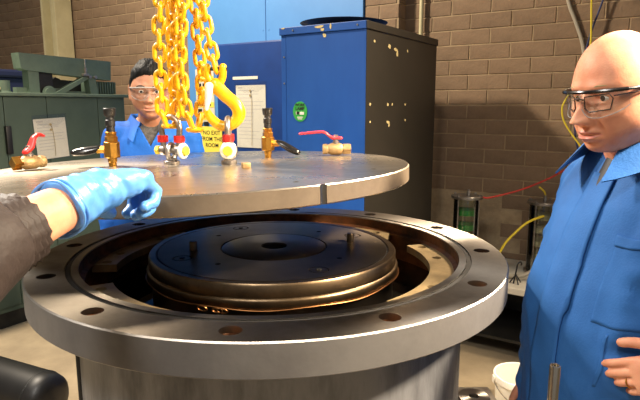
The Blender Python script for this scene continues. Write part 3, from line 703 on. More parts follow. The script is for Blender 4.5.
b = nb(); tube(b, [PINC+Vector((-.038, 0, 0)), PINC+Vector((.038, 0, 0))], .006, 10); obj('clevis_pin', b, 'dark_steel', hk)
b = nb(); tube(b, [Vector((-0.3741, 1.7850, 1.7045)), Vector((-0.3473, 1.7850, 1.6983))], .009, 10, ends=True); obj('latch_lug', b, 'yellow', hk)
b = nb(); tube(b, [Vector((-0.3486, 1.7570, 1.6817)), Vector((-0.3513, 1.7570, 1.6508)), Vector((-0.3606, 1.7650, 1.6104))], [.013, .011, .006], 10, 4, flat=.45, up=(1, 0, 0), ends=True); obj('latch', b, 'white', hk)

# ------------------------------------------------------------------ right hand bench, jars, cables
bn = thing('work_bench', 'low white topped bench against the brick wall', 'bench', WP(-.3, 3.74, 0))
b = nb(); box(b, -1.25, 1.6, 3.40, 4.08, .46, .50, .004); obj('bench_top', b, 'bench', bn, WM, False)
for x in (-1.2, .2, 1.5):
    for y in (3.46, 4.02):
        b = nb(); box(b, x-.025, x+.025, y-.025, y+.025, 0, .46, .003); obj('leg', b, 'dark_steel', bn, WM, False)
b = nb(); box(b, -1.2, 1.55, 4.0, 4.04, .05, .44); obj('back_board', b, 'dark_steel', bn, WM, False)
b = nb(); box(b, -1.22, 1.55, 3.45, 4.03, .12, .14); obj('shelf', b, 'dark_steel', bn, WM, False)
def jar(label, c, r, h, dm, disks):
    t = thing('test_cell', label, 'test cell', c); M = Matrix.Translation(c)
    b = nb(); disc(b, r+.018, 0, .018, n=36, bev=.002); obj('base_plate', b, 'galv', t, M)
    b = nb(); disc(b, r+.018, h-.018, h, n=36, bev=.002); obj('top_plate', b, 'galv', t, M)
    b = nb(); lathe(b, [(r, .018), (r, h-.018), (r-.006, h-.018), (r-.006, .018)], n=36, closed=True); obj('clear_tube', b, 'clear_jar', t, M)
    for a in (40, 130, 220, 310):
        a = math.radians(a); b = nb(); tube(b, [((r+.010)*math.cos(a), (r+.010)*math.sin(a), .01), ((r+.010)*math.cos(a), (r+.010)*math.sin(a), h+.012)], .005, 8); o = obj('tie_rod', b, 'galv', t, M)
        b = nb(); disc(b, .009, h, h+.008, ((r+.010)*math.cos(a), (r+.010)*math.sin(a), 0), 6); obj('rod_nut', b, 'galv', o, M)
    for z in disks:
        b = nb(); lathe(b, [(1e-5, z), (r-.012, z), (r-.008, z+.004), (r-.008, z+.034), (r-.012, z+.038), (1e-5, z+.038)], n=32); obj('packing_disc', b, dm, t, M)
    b = nb(); disc(b, .014, h, h+.03, (.01, 0, 0), 12, .002); disc(b, .009, h+.03, h+.04, (.01, 0, 0), 12); obj('fitting', b, 'galv', t, M)
    return t
jar('clear test cell with green discs and metal end plates on the bench', Vector((.985, 3.62, .50)), .085, .53, 'green_disc', (.10, .20, .30, .40))
jar('clear test cell with cream discs and metal end plates beside the blue coat', Vector((1.50, 3.62, .50)), .085, .49, 'cream_disc', (.10, .19, .28, .37))
def cable(name, label, pts, r, m, cat='cable', sub=6):
    b = nb(); tube(b, pts, r, 8, sub, ends=True); return tag(obj(name, b, m), label, cat)
cable('hose', 'thin red hose running from the green cell along the brick wall', [(1.087, 3.602, 1.021), (1.13, 3.592, 1.020), (1.329, 3.60, 1.069), (1.523, 3.62, 1.143), (1.66, 3.55, 1.24), (2.1, 3.3, 1.5)], .006, 'cable_red', 'hose')
cable('hose', 'yellow hose arching from behind the flange to the cream cell', [(1.14, 3.5, .51), (1.16, 3.5, .60), (1.21, 3.5, .72), (1.277, 3.5, .80), (1.35, 3.505, .865), (1.42, 3.515, .895), (1.468, 3.534, .905)], .008, 'plastic_yellow', 'hose')
cable('cable', 'short yellow wire sticking up from the cream cell', [(1.508, 3.62, 1.034), (1.49, 3.60, 1.06), (1.45, 3.58, 1.09)], .006, 'plastic_yellow')
cable('hose', 'pale grey hose lying across the bench beside the wire stand', [(1.12, 3.60, .515), (1.25, 3.46, .52), (1.35, 3.42, .55), (1.45, 3.45, .63), (1.60, 3.55, .70)], .014, 'cable_grey', 'hose')
# cables hanging behind the bald man
cable('conduit_hose', 'grey flexible conduit hanging down the wall behind the bald man', [WP(-.70, 4.078, 2.5), WP(-.66, 4.078, 2.30), WP(-.60, 4.078, 2.15), WP(-.545, 4.078, 1.98), WP(-.52, 4.078, 1.7)], .012, 'cable_grey', 'conduit')
cable('cable', 'yellow cable hanging down the wall above the bald man', [WP(-.53, 4.030, 2.6), WP(-.515, 4.030, 2.29), WP(-.50, 4.030, 2.0), WP(-.53, 4.030, 1.85), WP(-.62, 4.030, 1.67), WP(-.642, 4.030, 1.60), WP(-.62, 4.030, 1.51), WP(-.53, 4.030, 1.38), WP(-.42, 4.030, 1.25)], .006, 'plastic_yellow')
cable('cable', 'dark blue cable slanting down the wall behind the bald man', [WP(-.40, 4.050, 2.5), WP(-.451, 4.050, 2.285), WP(-.518, 4.050, 2.03), WP(-.56, 4.050, 1.7), WP(-.55, 4.050, 1.42), WP(-.48, 4.050, 1.2)], .006, 'cable_blue')
# wire stand
ws = thing('wire_stand', 'small black wire stand with a looped tip on the bench', 'stand', (1.27, 3.38, .50))
b = nb(); tube(b, [(1.235, 3.36, .503), (1.25, 3.365, .58), (1.26, 3.37, .625), (1.275, 3.372, .64), (1.285, 3.372, .63), (1.28, 3.372, .618)], .005, 8, 4); obj('stem', b, 'black', ws)
for dx, dy in ((-.035, .010), (.040, .020), (.005, -.035)):
    b = nb(); tube(b, [(1.25, 3.365, .56), (1.25+dx, 3.365+dy, .503)], .004, 8); obj('leg', b, 'black', ws)
# bucket
bk = thing('white_bucket', 'open white plastic bucket standing on the concrete floor', 'bucket', (1.03, 2.61, 0))
b = nb(); lathe(b, [(1e-5, 0), (.112, 0), (.115, .004), (.130, .265), (.1265, .265), (.112, .008), (1e-5, .006)], (1.03, 2.61, 0), 48); obj('pail', b, 'white', bk)
b = nb(); lathe(b, [(.1305, .235), (.138, .237), (.138, .262), (.136, .268), (.1275, .268), (.1265, .262)], (1.03, 2.61, 0), 48); obj('rim', b, 'white', bk)
b = nb(); tube(b, [(1.03+.142*math.cos(t), 2.61+.142*math.sin(t), .245-.09*math.sin(PI*(t-PI)/PI)) for t in [PI+PI*i/20 for i in range(21)]], .0025, 6); obj('handle', b, 'galv', bk)
for s in (-1, 1):
    b = nb(); box(b, 1.03+s*.138-.008, 1.03+s*.138+.008, 2.595, 2.625, .225, .262, .004); obj('handle_lug', b, 'white', bk)
# steel rod in front of the right hand man
rd = thing('steel_post', 'upright polished steel tube standing before the blue coat', 'post', (.395, .86, 0))
b = nb(); lathe(b, [(.0065, 0), (.0088, 0), (.0088, 1.189), (.0082, 1.191), (.0068, 1.191), (.0065, 1.188), (.0065, 1.15)], (.395, .86, 0), 24); obj('tube', b, 'chrome', rd)
b = nb(); disc(b, .09, 0, .012, (.395, .86, 0), 32, .002); obj('base_plate', b, 'dark_steel', rd)
b = nb(); disc(b, .0066, 1.14, 1.183, (.395, .86, 0), 16); obj('bore_plug', b, 'dark_steel', rd)
# black cylinder lying on the floor
cy = thing('gas_cylinder', 'black cylinder with rounded end lying on the concrete floor', 'cylinder', (-1.75, 2.85, 0))
Mc = Matrix.Translation((-1.36, 2.60, .13)) @ Matrix.Rotation(math.radians(155), 4, 'Z')
b = nb(); lathe(b, [(1e-5, 0), (.06, .004), (.10, .018), (.122, .045), (.13, .085), (.13, 1.1), (1e-5, 1.1)], n=40, axis='X'); obj('shell', b, 'black', cy, Mc)
b = nb(); lathe(b, [(.1305, .094), (.1325, .097), (.1325, .103), (.1305, .106)], n=40, axis='X'); obj('seam_ring', b, 'dark_steel', cy, Mc)

# ------------------------------------------------------------------ people
def gauss(x, c, s): return math.exp(-((x-c)/s)**2)
def sstep(a, b, x):
    t = min(max((x-a)/(b-a), 0), 1); return t*t*(3-2*t)
def head_point(d, k):
    """unit direction -> head surface (facing -y, z up), k: shape options"""
    x, y, z = d
    A, B, C_ = k.get('w', .077), k.get('d', .099), .122
    p = Vector((A*x, B*y, C_*z))
    # fuller cranium
    if z > 0: p.x *= 1+.05*z; p.y *= 1+.04*z
    t = max(-p.z/C_, 0)
    if y < 0:
        p.y *= 1+.62*t*t*(1 if t < .88 else max(0, 1-(t-.88)*5))
        p.x *= 1-k.get('taper', .20)*t**1.5
        p.x *= 1+.10*gauss(p.z, -.06, .04)*k.get('jowl', 1)
    else:
        p.y *= 1-.42*t; p.x *= 1-.10*t
    if y < -.12:
        m = sstep(-.12, -.45, y); X, Z = p.x, p.z; f = 0
        # flatten the face plane
        f += -.010*gauss(X, 0, .05)*gauss(Z, .0, .05)
        # brow ridge, sockets, cheeks
        f += .0075*gauss(Z, .026, .011)*gauss(abs(X), .026, .026)
        f += -.013*gauss(abs(X), .032, .017)*gauss(Z, .004, .013)
        f += .007*gauss(abs(X), .043, .018)*gauss(Z, -.026, .018)
        # nose
        n = k.get('nose', 1.0)
        rz = sstep(.024, -.032, Z)*(1-sstep(-.036, -.050, Z))
        f += n*.031*rz*math.exp(-(abs(X)/(.0085+.006*sstep(.0, -.035, Z)))**2.2)
        f += n*.013*gauss(abs(X), .0145, .0075)*gauss(Z, -.037, .009)
        f += -.004*gauss(X, 0, .006)*gauss(Z, -.052, .006)
        # mouth
        w = math.exp(-(X/.026)**4)
        f += w*(.0065*gauss(Z, -.0605, .0055)+.0075*gauss(Z, -.0735, .006)-.0075*gauss(Z, -.0668, .0026))
        f += -.004*gauss(abs(X), .029, .007)*gauss(Z, -.066, .007)
        f += -.0045*math.exp(-((abs(X)-.024-(-.04-Z)*.35)/.006)**2)*sstep(-.066, -.055, Z)*(1-sstep(-.040, -.030, Z))*k.get('fold', 1)
        f += -.004*gauss(X, 0, .025)*gauss(Z, -.085, .006)
        f += .008*gauss(X, 0, .022)*gauss(Z, -.103, .014)
        p.y -= f*m
    return p
def add_head(bm, M, k):
    nu, nv = 150, 110; rows = []
    for j in range(1, nv):
        th = PI*j/nv; row = []
        for i in range(nu):
            ph = 2*PI*i/nu
            row.append(bm.verts.new(M @ head_point((math.sin(th)*math.sin(ph), -math.sin(th)*math.cos(ph), math.cos(th)), k)))
        rows.append(row)
    for a, b in zip(rows, rows[1:]):
        for i in range(nu): bm.faces.new((a[i], b[i], b[(i+1) % nu], a[(i+1) % nu]))
    bm.faces.new(rows[0]); bm.faces.new(rows[-1][::-1])
    A = k.get('w', .077)
    for s in (-1, 1):     # ears
        E_ = [(.0, .004, .030), (.004, .014, .033), (.009, .023, .024), (.010, .025, .006), (.007, .019, -.012), (.004, .009, -.026), (.001, .002, -.030)]
        tube(bm, [M @ Vector((s*(A*.985+e[0]), e[1]+.004, e[2]-.006)) for e in E_], [.005, .006, .006, .0055, .006, .0065, .005], 8, 3, ends=True)
        tube(bm, [M @ Vector((s*(A*.97), .004, .018)), M @ Vector((s*(A*.985), .016, .0)), M @ Vector((s*A*.965, .006, -.024))], [.007, .009, .007], 8, 3, ends=True)
        # lids
        for zz, r in ((.0115, .0032), (-.0045, .0026)):
            tube(bm, [M @ Vector((s*.0165, -.0735, .003)), M @ Vector((s*.025, -.0805, zz)), M @ Vector((s*.035, -.0800, zz)), M @ Vector((s*.046, -.0705, .002))], [r*.7, r, r, r*.7], 8, 4, ends=True)
def hand(bm, wrist, fw, up, th, curls, sc=1.0, fat=1.0, thumb=None, spread=0):
    fw = Vector(fw).normalized(); up = Vector(up); up = (up-fw*up.dot(fw)).normalized(); th = Vector(th); th = (th-fw*th.dot(fw)-up*th.dot(up)).normalized()
    W = Vector(wrist)
    def L(f, s, u): return W+fw*f*sc+th*s*sc+up*u*sc
    def ring(f, s, hw, ht, u=0, n=18):
        c = L(f, s, u); return [c+th*hw*sc*math.copysign(abs(math.cos(a))**.75, math.cos(a))+up*ht*sc*fat*math.copysign(abs(math.sin(a))**.75, math.sin(a)) for a in [2*PI*i/n for i in range(n)]]
    loft(bm, [ring(-.03, 0, .027, .020), ring(0, 0, .028, .019), ring(.03, .002, .036, .019), ring(.06, 0, .041, .0175), ring(.085, -.001, .041, .0145), ring(.097, -.002, .037, .010)])
    tips = []
    for i, (s, f0, ls, r) in enumerate(((.030, .088, (.044, .027, .021), .0092), (.0095, .093, (.048, .031, .022), .0095), (-.0105, .089, (.044, .029, .021), .0090), (-.030, .080, (.035, .022, .019), .0080))):
        p = L(f0-.015, s, .002); pts = [p, L(f0, s*1.03, .002)]; a = 0; rd_ = [r*1.05*sc*fat, r*1.08*sc*fat]
        sp = spread*(1.5-i)*.1
        for j in range(3):
            a += math.radians(curls[i][j]); d = (fw+th*sp).normalized()*math.cos(a)-up*math.sin(a)
            q = pts[-1]; Ls = ls[j]*sc
            pts += [q+d*Ls*.5, q+d*Ls]; rd_ += [r*(.97-.05*j)*sc*fat, r*(1.0-.09*j)*sc*fat]
        tube(bm, pts, rd_, 10, 2, ends=True); tips.append((pts[2], (pts[3]-pts[1]).normalized()))
    tb = thumb or ((.6, .75, -.2), (.85, .45, -.25), (.95, .25, -.2))
    p = L(.012, .018, -.004); pts = [p]; rr_ = [.014]
    for j, (ln, r) in enumerate(((.044, .0125), (.034, .0112), (.027, .0095))):
        d = (fw*tb[j][0]+th*tb[j][1]+up*tb[j][2]).normalized(); pts.append(pts[-1]+d*ln*sc); rr_.append(r)
    tube(bm, pts, [r*sc*fat for r in rr_], 10, 4, ends=True); tips.append((pts[-1], d))
    return tips
def fold_noise(p, sc, amp, str_):
    q = Vector((p.x*sc*str_[0], p.y*sc*str_[1], p.z*sc*str_[2]))
    return amp*(noise.noise(q)+.5*noise.noise(q*2.1+Vector((3, 1, 7))))
TORSO = [(.56, .235, .175, .0), (.80, .225, .170, -.005), (.95, .215, .165, -.01), (1.08, .208, .155, -.012), (1.20, .205, .140, -.005), (1.32, .208, .125, .003), (1.385, .200, .108, .008), (1.43, .165, .090, .012), (1.462, .110, .078, .016), (1.485, .075, .068, .018)]
def sect(S_, z):
    for a, b_ in zip(S_, S_[1:]):
        if a[0] <= z <= b_[0]:
            t = (z-a[0])/(b_[0]-a[0]); return [a[i]+(b_[i]-a[i])*t for i in range(4)]
    return list(S_[-1] if z > S_[-1][0] else S_[0])
def tpoint(S_, z, ang, off=0):      # ang 0 = front, positive to his left
    _, hw, hd, cy = sect(S_, z); e = .86
    c, s = math.cos(ang), math.sin(ang)
    return Vector((math.copysign(abs(s)**e, s)*(hw+off), cy-math.copysign(abs(c)**e, c)*(hd+off), z))
def torso_loft(bm, S_, M, off=0, z0=None, z1=None, n=40):
    zs = [s[0] for s in S_ if (z0 is None or s[0] > z0) and (z1 is None or s[0] < z1)]
    if z0: zs = [z0]+zs
    if z1: zs = zs+[z1]
    fine = []
    for a, b_ in zip(zs, zs[1:]): fine += [a, (a+b_)/2]
    fine.append(zs[-1])
    loft(bm, [[M @ tpoint(S_, z, 2*PI*i/n, off) for i in range(n)] for z in fine])
def patch(S_, M, z0, z1, a0, a1, off, th, nz=20, na=4):
    """thin cloth strip that follows the coat front"""
    b = nb(); g = [[b.verts.new(M @ tpoint(S_, z0+(z1-z0)*j/nz, a0+(a1-a0)*i/na, .02)) for i in range(na+1)] for j in range(nz+1)]
    for j in range(nz):
        for i in range(na): b.faces.new((g[j][i], g[j][i+1], g[j+1][i+1], g[j+1][i]))
    return b
def conform(o, target, off=.002, th=.003):
    m = o.modifiers.new('wrap', 'SHRINKWRAP'); m.target = target; m.wrap_method = 'PROJECT'; m.wrap_mode = 'ABOVE_SURFACE'; m.use_negative_direction = True; m.use_positive_direction = True; m.offset = off
    m.wrap_method = 'NEAREST_SURFACEPOINT'
    d = o.modifiers.new('thickness', 'SOLIDIFY'); d.thickness = th; d.offset = 1
    return o
def eyes(root, M, skin):
    for s in (-1, 1):
        b = nb(); c = Vector((s*.0315, -.0690, .0035)); bmesh.ops.create_uvsphere(b, u_segments=20, v_segments=14, radius=.0122)
        xf(b, M @ Matrix.Translation(c)); e = obj('eye', b, 'eye_white', root)
        b = nb(); lathe(b, [(1e-5, -.0125), (.003, -.0122), (.0055, -.0112), (.0055, -.0105), (1e-5, -.0105)], (0, 0, 0), 16, 'Y'); xf(b, M @ Matrix.Translation(c)); obj('iris', b, 'iris', e)
        b = nb(); tube(b, [M @ Vector((s*.014, -.0905, .0235)), M @ Vector((s*.028, -.0895, .0285)), M @ Vector((s*.042, -.0800, .0275)), M @ Vector((s*.052, -.0690, .021))], [.0028, .0036, .0032, .0018], 8, 4, flat=.6, ends=True); obj('eyebrow', b, 'hair' if skin == 'skin2' else 'tan', root)
def lips(root, M, k, m):
    b = nb(); G = []
    for j in range(9):
        z = -.0575-.0185*j/8; row = []
        for i in range(17):
            x = -.024+.048*i/16; zz = -.0667+(z+.0667)*(1-(abs(x)/.0245)**2)
            # find the direction that lands on (x, zz)
            d = Vector((x/.075, -1, zz/.122)); d.z = zz/.122; r = math.sqrt(max(1e-4, 1-d.z**2)); sx = min(.9, x/.070/r); d = Vector((sx*r, -math.sqrt(max(0, 1-sx*sx))*r, d.z))
            p = head_point(d, k); p.y -= .0016; row.append(b.verts.new(M @ p))
        G.append(row)
    for a, c in zip(G, G[1:]):
        for i in range(16): b.faces.new((a[i], a[i+1], c[i+1], c[i]))
    obj('lips', b, m, root)
def safety_glasses(root, M, fm, w=.071, A=.077, bar=.003):
    def f(x): return -.113+.050*(abs(x)/w)**2.4
    b = nb(); n = 24
    tube(b, [M @ Vector((x, f(x)-.001, .0225-.004*(abs(x)/w)**2)) for x in [-w+2*w*i/n for i in range(n+1)]], bar, 8, ends=True)
    for s in (-1, 1):
        tube(b, [M @ Vector((s*w, f(w), .0185)), M @ Vector((s*(w+.004), f(w)+.02, .017)), M @ Vector((s*(A+.004), .0, .018)), M @ Vector((s*(A+.003), .022, .012)), M @ Vector((s*A*.99, .036, -.008))], [.0036, .0036, .0028, .0026, .0022], 8, 4, ends=True)
    g = obj('safety_glasses', b, fm, root)
    b = nb(); G = []
    for o in (0, .002):
        rows = []
        for j in range(9):
            v = j/8; row = []
            for i in range(n+1):
                x = -w+2*w*i/n; low = -.027-.004*gauss(abs(x), .036, .02)+.020*gauss(x, 0, .011)+.016*(abs(x)/w)**6
                z = .021-.004*(abs(x)/w)**2+(low-.021)*v
                row.append(b.verts.new(M @ Vector((x*(1-.0*v), f(x)+.004*v*v+o, z))))
            rows.append(row)
        G.append(rows)
    for k, g_ in enumerate(G):
        for j in range(8):
            for i in range(n): q = (g_[j][i], g_[j][i+1], g_[j+1][i+1], g_[j+1][i]); b.faces.new(q)
    obj('lens', b, 'clear', g)
    b = nb(); P = []
    for i in range(n+1):
        x = -w+2*w*i/n; P.append(M @ Vector((x, f(x)+.004, -.027-.004*gauss(abs(x), .036, .02)+.020*gauss(x, 0, .011)+.016*(abs(x)/w)**6)))
    tube(b, P, .0009, 6); obj('lens_edge', b, 'lens_edge', g)
    for s in (-1, 1):
        b = nb(); add_faces(b, [M @ Vector(p) for p in ((s*w, f(w), .018), (s*(w+.005), f(w)+.028, .016), (s*(w+.005), f(w)+.026, -.012), (s*w, f(w), -.012))], [(0, 1, 2, 3)]); obj('side_shield', b, 'clear', g)
    return g
def headM(c, yaw, pitch, roll=0, sc=1.0):
    return Matrix.Translation(c) @ Matrix.Rotation(yaw, 4, 'Z') @ Matrix.Rotation(pitch, 4, 'X') @ Matrix.Rotation(roll, 4, 'Y') @ Matrix.Scale(sc, 4)
def collar(root, M, S_, cm, opn=.55, h=.045, fallw=.055, tipd=.06, zc=1.475, r0=(.078, .072)):
    """folded shirt-style collar round the neck, open at the front"""
    b = nb(); n = 44; R = []
    for i in range(n+1):
        a = opn+(2*PI-2*opn)*i/n
        fr = max(0, math.cos(a))          # 1 near the front opening
        ux, uy = math.sin(a), -math.cos(a)
        def P(rad, z): return M @ Vector((ux*(r0[0]+rad), .014+uy*(r0[1]+rad)+.0, zc+z-.045*fr*fr))
        tip = tipd*fr**3
        ring = [P(.002, -.015), P(-.004, h*.6), P(.000, h), P(.010, h+.004), P(.024+tip*.4, h*.55), P(.040+tip, h*.55-fallw-tip*.25), P(.036+tip, h*.55-fallw-tip*.25-.002), P(.020+tip*.4, h*.5), P(.009, h-.004), P(.005, h*.5), P(.008, -.015)]
        R.append(ring)
    loft(b, R)
    return obj('collar', b, cm, root, ang=60)
def person(cfg):
    L0 = Vector(cfg['loc']); Mt = Matrix.Translation(L0) @ Matrix.Rotation(cfg['yaw'], 4, 'Z') @ Matrix.Diagonal((1, 1, cfg.get('zs', 1), 1))
    S_ = cfg['torso']; k = cfg['head']; MH = headM(Vector(cfg['hc']), cfg['hyaw'], cfg['hpitch'], cfg.get('hroll', 0), cfg.get('hs', 1.0))
    t = thing('person', cfg['label'], 'person', L0)
    # body: one continuous surface
    b = nb(); torso_loft(b, S_, Mt, -.04, .80, 1.40); torso_loft(b, S_, Mt, -.016, 1.385)
    nbase = Mt @ Vector((0, .012, 1.43)); ntop = MH @ Vector((0, .018, -.045))
    nr = cfg.get('neck', .058)
    tube(b, [nbase, nbase.lerp(ntop, .5)+Mt.to_3x3() @ Vector((0, -.004, 0)), ntop, MH @ Vector((0, .01, .0))], [nr*1.25, nr*1.02, nr*.98, nr*.9], 28, 5, ends=True)
    add_head(b, MH, k)
    rings_ = []
    for a in cfg['arms']:
        s, e, w_ = (Vector(q) for q in a['j']); tube(b, [s, s.lerp(e, .5), e, e.lerp(w_, .35), w_], a.get('br', [.05, .046, .038, .037, .027]), 16, 4, ends=True)
        if a.get('hand') and not a.get('glove'): rings_.append(hand(b, *a['hand'], **a.get('hk', {})))
    for s in (-1, 1): tube(b, [Mt @ Vector((s*.09, 0, .88)), Mt @ Vector((s*.10, -.01, .48)), Mt @ Vector((s*.10, .01, .10))], [.085, .055, .04], 14, 4, ends=True)
    b = remesh(b, cfg['vox'], cfg.get('sm', 2))
    obj('body', b, cfg['skin'], t, ang=180)
    eyes(t, MH, cfg['skin'])
    if cfg.get('ring'):
        p, d = rings_[-1][2]; u_, v_ = basis(d); rb_ = nb(); tube(rb_, [p+(u_*math.cos(q)+v_*math.sin(q))*.0103 for q in [2*PI*i/24 for i in range(24)]], .0017, 8, closed=True); obj('finger_ring', rb_, 'brass', t)
    lips(t, MH, k, 'lips')
    # coat
    b = nb(); torso_loft(b, S_, Mt, 0, cfg['hem'])
    for a in cfg['arms']:
        s, e, w_ = (Vector(q) for q in a['j']); d = (w_-e).normalized()
        r = a.get('sr', (.078, .066, .062, .056, .050)); ce = w_-d*a.get('cuff', .0)
        inn = Mt @ Vector((0, .01, 1.36)); inn = s.lerp(inn, .35)
        tube(b, [inn, s, s.lerp(e, .5), e, e.lerp(ce, .5), ce], [.070, r[0], r[1], r[2], r[3], r[4]], 20, 5)
    b = remesh(b, cfg['cvox'], 3)
    b.normal_update(); inv = Mt.inverted()
    cx = cfg.get('coat_x')
    for v in b.verts:
        q = inv @ v.co; amp = cfg.get('fold', .008)
        tor = fold_noise(q, 5.0, amp, (1.5, 1.0, .40))-amp*.8*abs(noise.noise(Vector((q.x*9+q.z*4, q.y*5, q.z*2.2+4)))) if abs(q.x) < .17 else 0
        arm = fold_noise(q+Vector((5, 0, 0)), 9, amp*.9, (.8, .8, 1.5)) if abs(q.x) >= .13 else 0
        wv = sstep(.13, .17, abs(q.x)); top = 1-.7*sstep(1.30, 1.44, q.z)
        v.co += v.normal*max(-.012, (tor*(1-wv)+arm*wv)*top)
    vz = cfg.get('vneck', 1.36)
    xf(b, inv); vsl = cfg.get('vs', 1.5)
    for sg in (-1, 1): bmesh.ops.bisect_plane(b, geom=b.verts[:]+b.edges[:]+b.faces[:], plane_co=(0, 0, vz), plane_no=(sg*vsl, 0, 1))
    bmesh.ops.bisect_plane(b, geom=b.verts[:]+b.edges[:]+b.faces[:], plane_co=(0, 0, 1.468), plane_no=(0, 0, 1))
    kill = [f for f in b.faces if (lambda q: (q.y < .0 and q.z > vz+abs(q.x)*vsl) or (q.z > 1.468 and abs(q.x) < .12))(f.calc_center_median())]
    bmesh.ops.delete(b, geom=kill, context='FACES'); xf(b, Mt)
    cm = cfg['coat']
    co = obj('coat', b, cm, t, ang=180)
    sd = co.modifiers.new('thickness', 'SOLIDIFY'); sd.thickness = .004; sd.offset = 1
    # shirt front
    b = nb(); n = 30
    SS = [(z, hw-.008, hd-.008, cy) for z, hw, hd, cy in S_]
    rows = [[Mt @ tpoint(SS, z, 2*PI*i/n) for i in range(n)] for z in (1.365, 1.385, 1.40, 1.42, 1.445, 1.462)]
    loft(b, rows, False)
    sh = obj('shirt', b, cfg['shirt'], t, ang=180)
    return t, Mt, MH, S_, co

# --- bald man at the right
TR = [(.50, .25, .19, -.01), (.80, .235, .212, -.02), (.95, .225, .207, -.025), (1.06, .220, .195, -.026), (1.16, .215, .178, -.020), (1.26, .214, .155, -.010), (1.33, .212, .138, -.002), (1.39, .200, .112, .008), (1.43, .165, .094, .014), (1.462, .112, .084, .018), (1.49, .080, .076, .02)]
RY = math.radians(-79)
hR = ((.714, .996, 1.110), (-.70, .57, -.42), (-.66, -.75, .15), (0, .1, 1))
r1, M1, H1, S1, c1 = person(dict(label='bald person in a blue coat and safety glasses standing beside the vessel looking at it', loc=(.765, 1.29, 0), zs=1.05, yaw=RY, torso=TR,
    head=dict(w=.081, d=.099, taper=.12, jowl=1.35, nose=1.22, fold=1.3), hc=(.664, 1.235, 1.650), hyaw=math.radians(-70), hpitch=math.radians(12), hs=1.08, neck=.076,
    arms=[dict(j=((.735, 1.475, 1.425), (.705, 1.545, 1.19), (.640, 1.44, .925)), sr=(.066, .064, .060, .054, .048), hand=((.632, 1.425, .885), (-.25, -.2, -.93), (.25, .9, -.25), (-.8, .2, .2), [(18, 25, 15)]*4), hk={}, cuff=-.012),
          dict(j=((.845, 1.085, 1.455), (.96, .92, 1.17), hR[0]), hand=(*hR, [(14, 20, 10), (18, 24, 12), (22, 28, 14), (26, 30, 16)]), hk=dict(thumb=((.55, .75, .15), (.92, .42, .1), (1, .18, .0)), fat=1.05), cuff=.02, sr=(.08, .07, .066, .058, .05))],
    vox=.003, cvox=.008, ring=True, skin='skin', hem=.50, coat='coat_blue', shirt='shirt', fold=.021, vneck=1.425, vs=1.3))
safety_glasses(r1, H1, 'black_gloss', A=.081, w=.076, bar=.0042)
b = nb()
for s in (-1, 1):
    loop = [(s*.013, .012), (s*.050, .014), (s*.054, .004), (s*.050, -.016), (s*.020, -.018), (s*.012, -.010)]
    tube(b, [H1 @ Vector((x, -.108+.030*(abs(x)/.054)**2, z-.001)) for x, z in loop], .0016, 6, closed=True)
    tube(b, [H1 @ Vector((s*.054, -.076, .008)), H1 @ Vector((s*.078, -.05, .009)), H1 @ Vector((s*.083, .01, .008))], .0016, 6, 3)
tube(b, [H1 @ Vector((-.013, -.108, .006)), H1 @ Vector((0, -.111, .009)), H1 @ Vector((.013, -.108, .006))], .0018, 6, 3)
obj('reading_glasses', b, 'dark_rim', r1)
collar(r1, M1, S1, 'coat_blue', opn=.40, h=.048, fallw=.05, tipd=.10, zc=1.470, r0=(.094, .088))
b = patch(S1, M1, .52, 1.40, -.10, .16, 0, 0, 60, 8); conform(obj('placket', b, 'coat_blue', r1), c1, .003, .004)
b = patch(S1, M1, 1.10, 1.285, .44, 1.05, 0, 0, 24, 20); pk = conform(obj('breast_pocket', b, 'coat_blue', r1), c1, .002, .003)
b = patch(S1, M1, 1.262, 1.285, .435, 1.055, 0, 0, 5, 20); conform(obj('pocket_hem', b, 'coat_blue', pk), c1, .005, .003)
b = patch(S1, M1, .97, 1.085, .60, .655, 0, 0, 14, 4); conform(obj('pocket_welt', b, 'coat_blue', r1), c1, .002, .005)
# shirt collar and tie
b = nb(); n = 30; R = []
for i in range(n+1):
    a = .30+(2*PI-.6)*i/n; fr = max(0, math.cos(a))
    def PP(rad, z): return M1 @ Vector((math.sin(a)*(.084+rad), .010-math.cos(a)*(.082+rad), 1.468+z-.035*fr*fr))
    R.append([PP(0, -.02), PP(-.003, .055), PP(.003, .058), PP(.014, .0-.02*fr), PP(.010, -.002-.02*fr), PP(.003, .050), PP(.003, -.02)])
loft(b, R); obj('shirt_collar', b, 'shirt', r1, ang=60)
b = nb(); tube(b, [M1 @ Vector((0, -.075, 1.452)), M1 @ Vector((0, -.098, 1.40)), M1 @ Vector((0, -.128, 1.33)), M1 @ Vector((0, -.15, 1.26))], [.016, .020, .026, .030], 12, 4, flat=.4, up=(.19, -.98, 0), ends=True); obj('tie', b, 'tie', r1)
for s in (-1, 1):
    b = nb(); tube(b, [M1 @ Vector((s*.09, 0, .85)), M1 @ Vector((s*.10, -.01, .46)), M1 @ Vector((s*.10, .01, .09))], [.10, .085, .085], 20, 4); obj('trouser_leg', b, 'trousers', r1)
    b = nb(); tube(b, [M1 @ Vector((s*.10, .05, .0405)), M1 @ Vector((s*.10, -.06, .0435)), M1 @ Vector((s*.105, -.17, .0325))], [.042, .045, .033], 16, 4, ends=True); obj('shoe', b, 'black', r1)

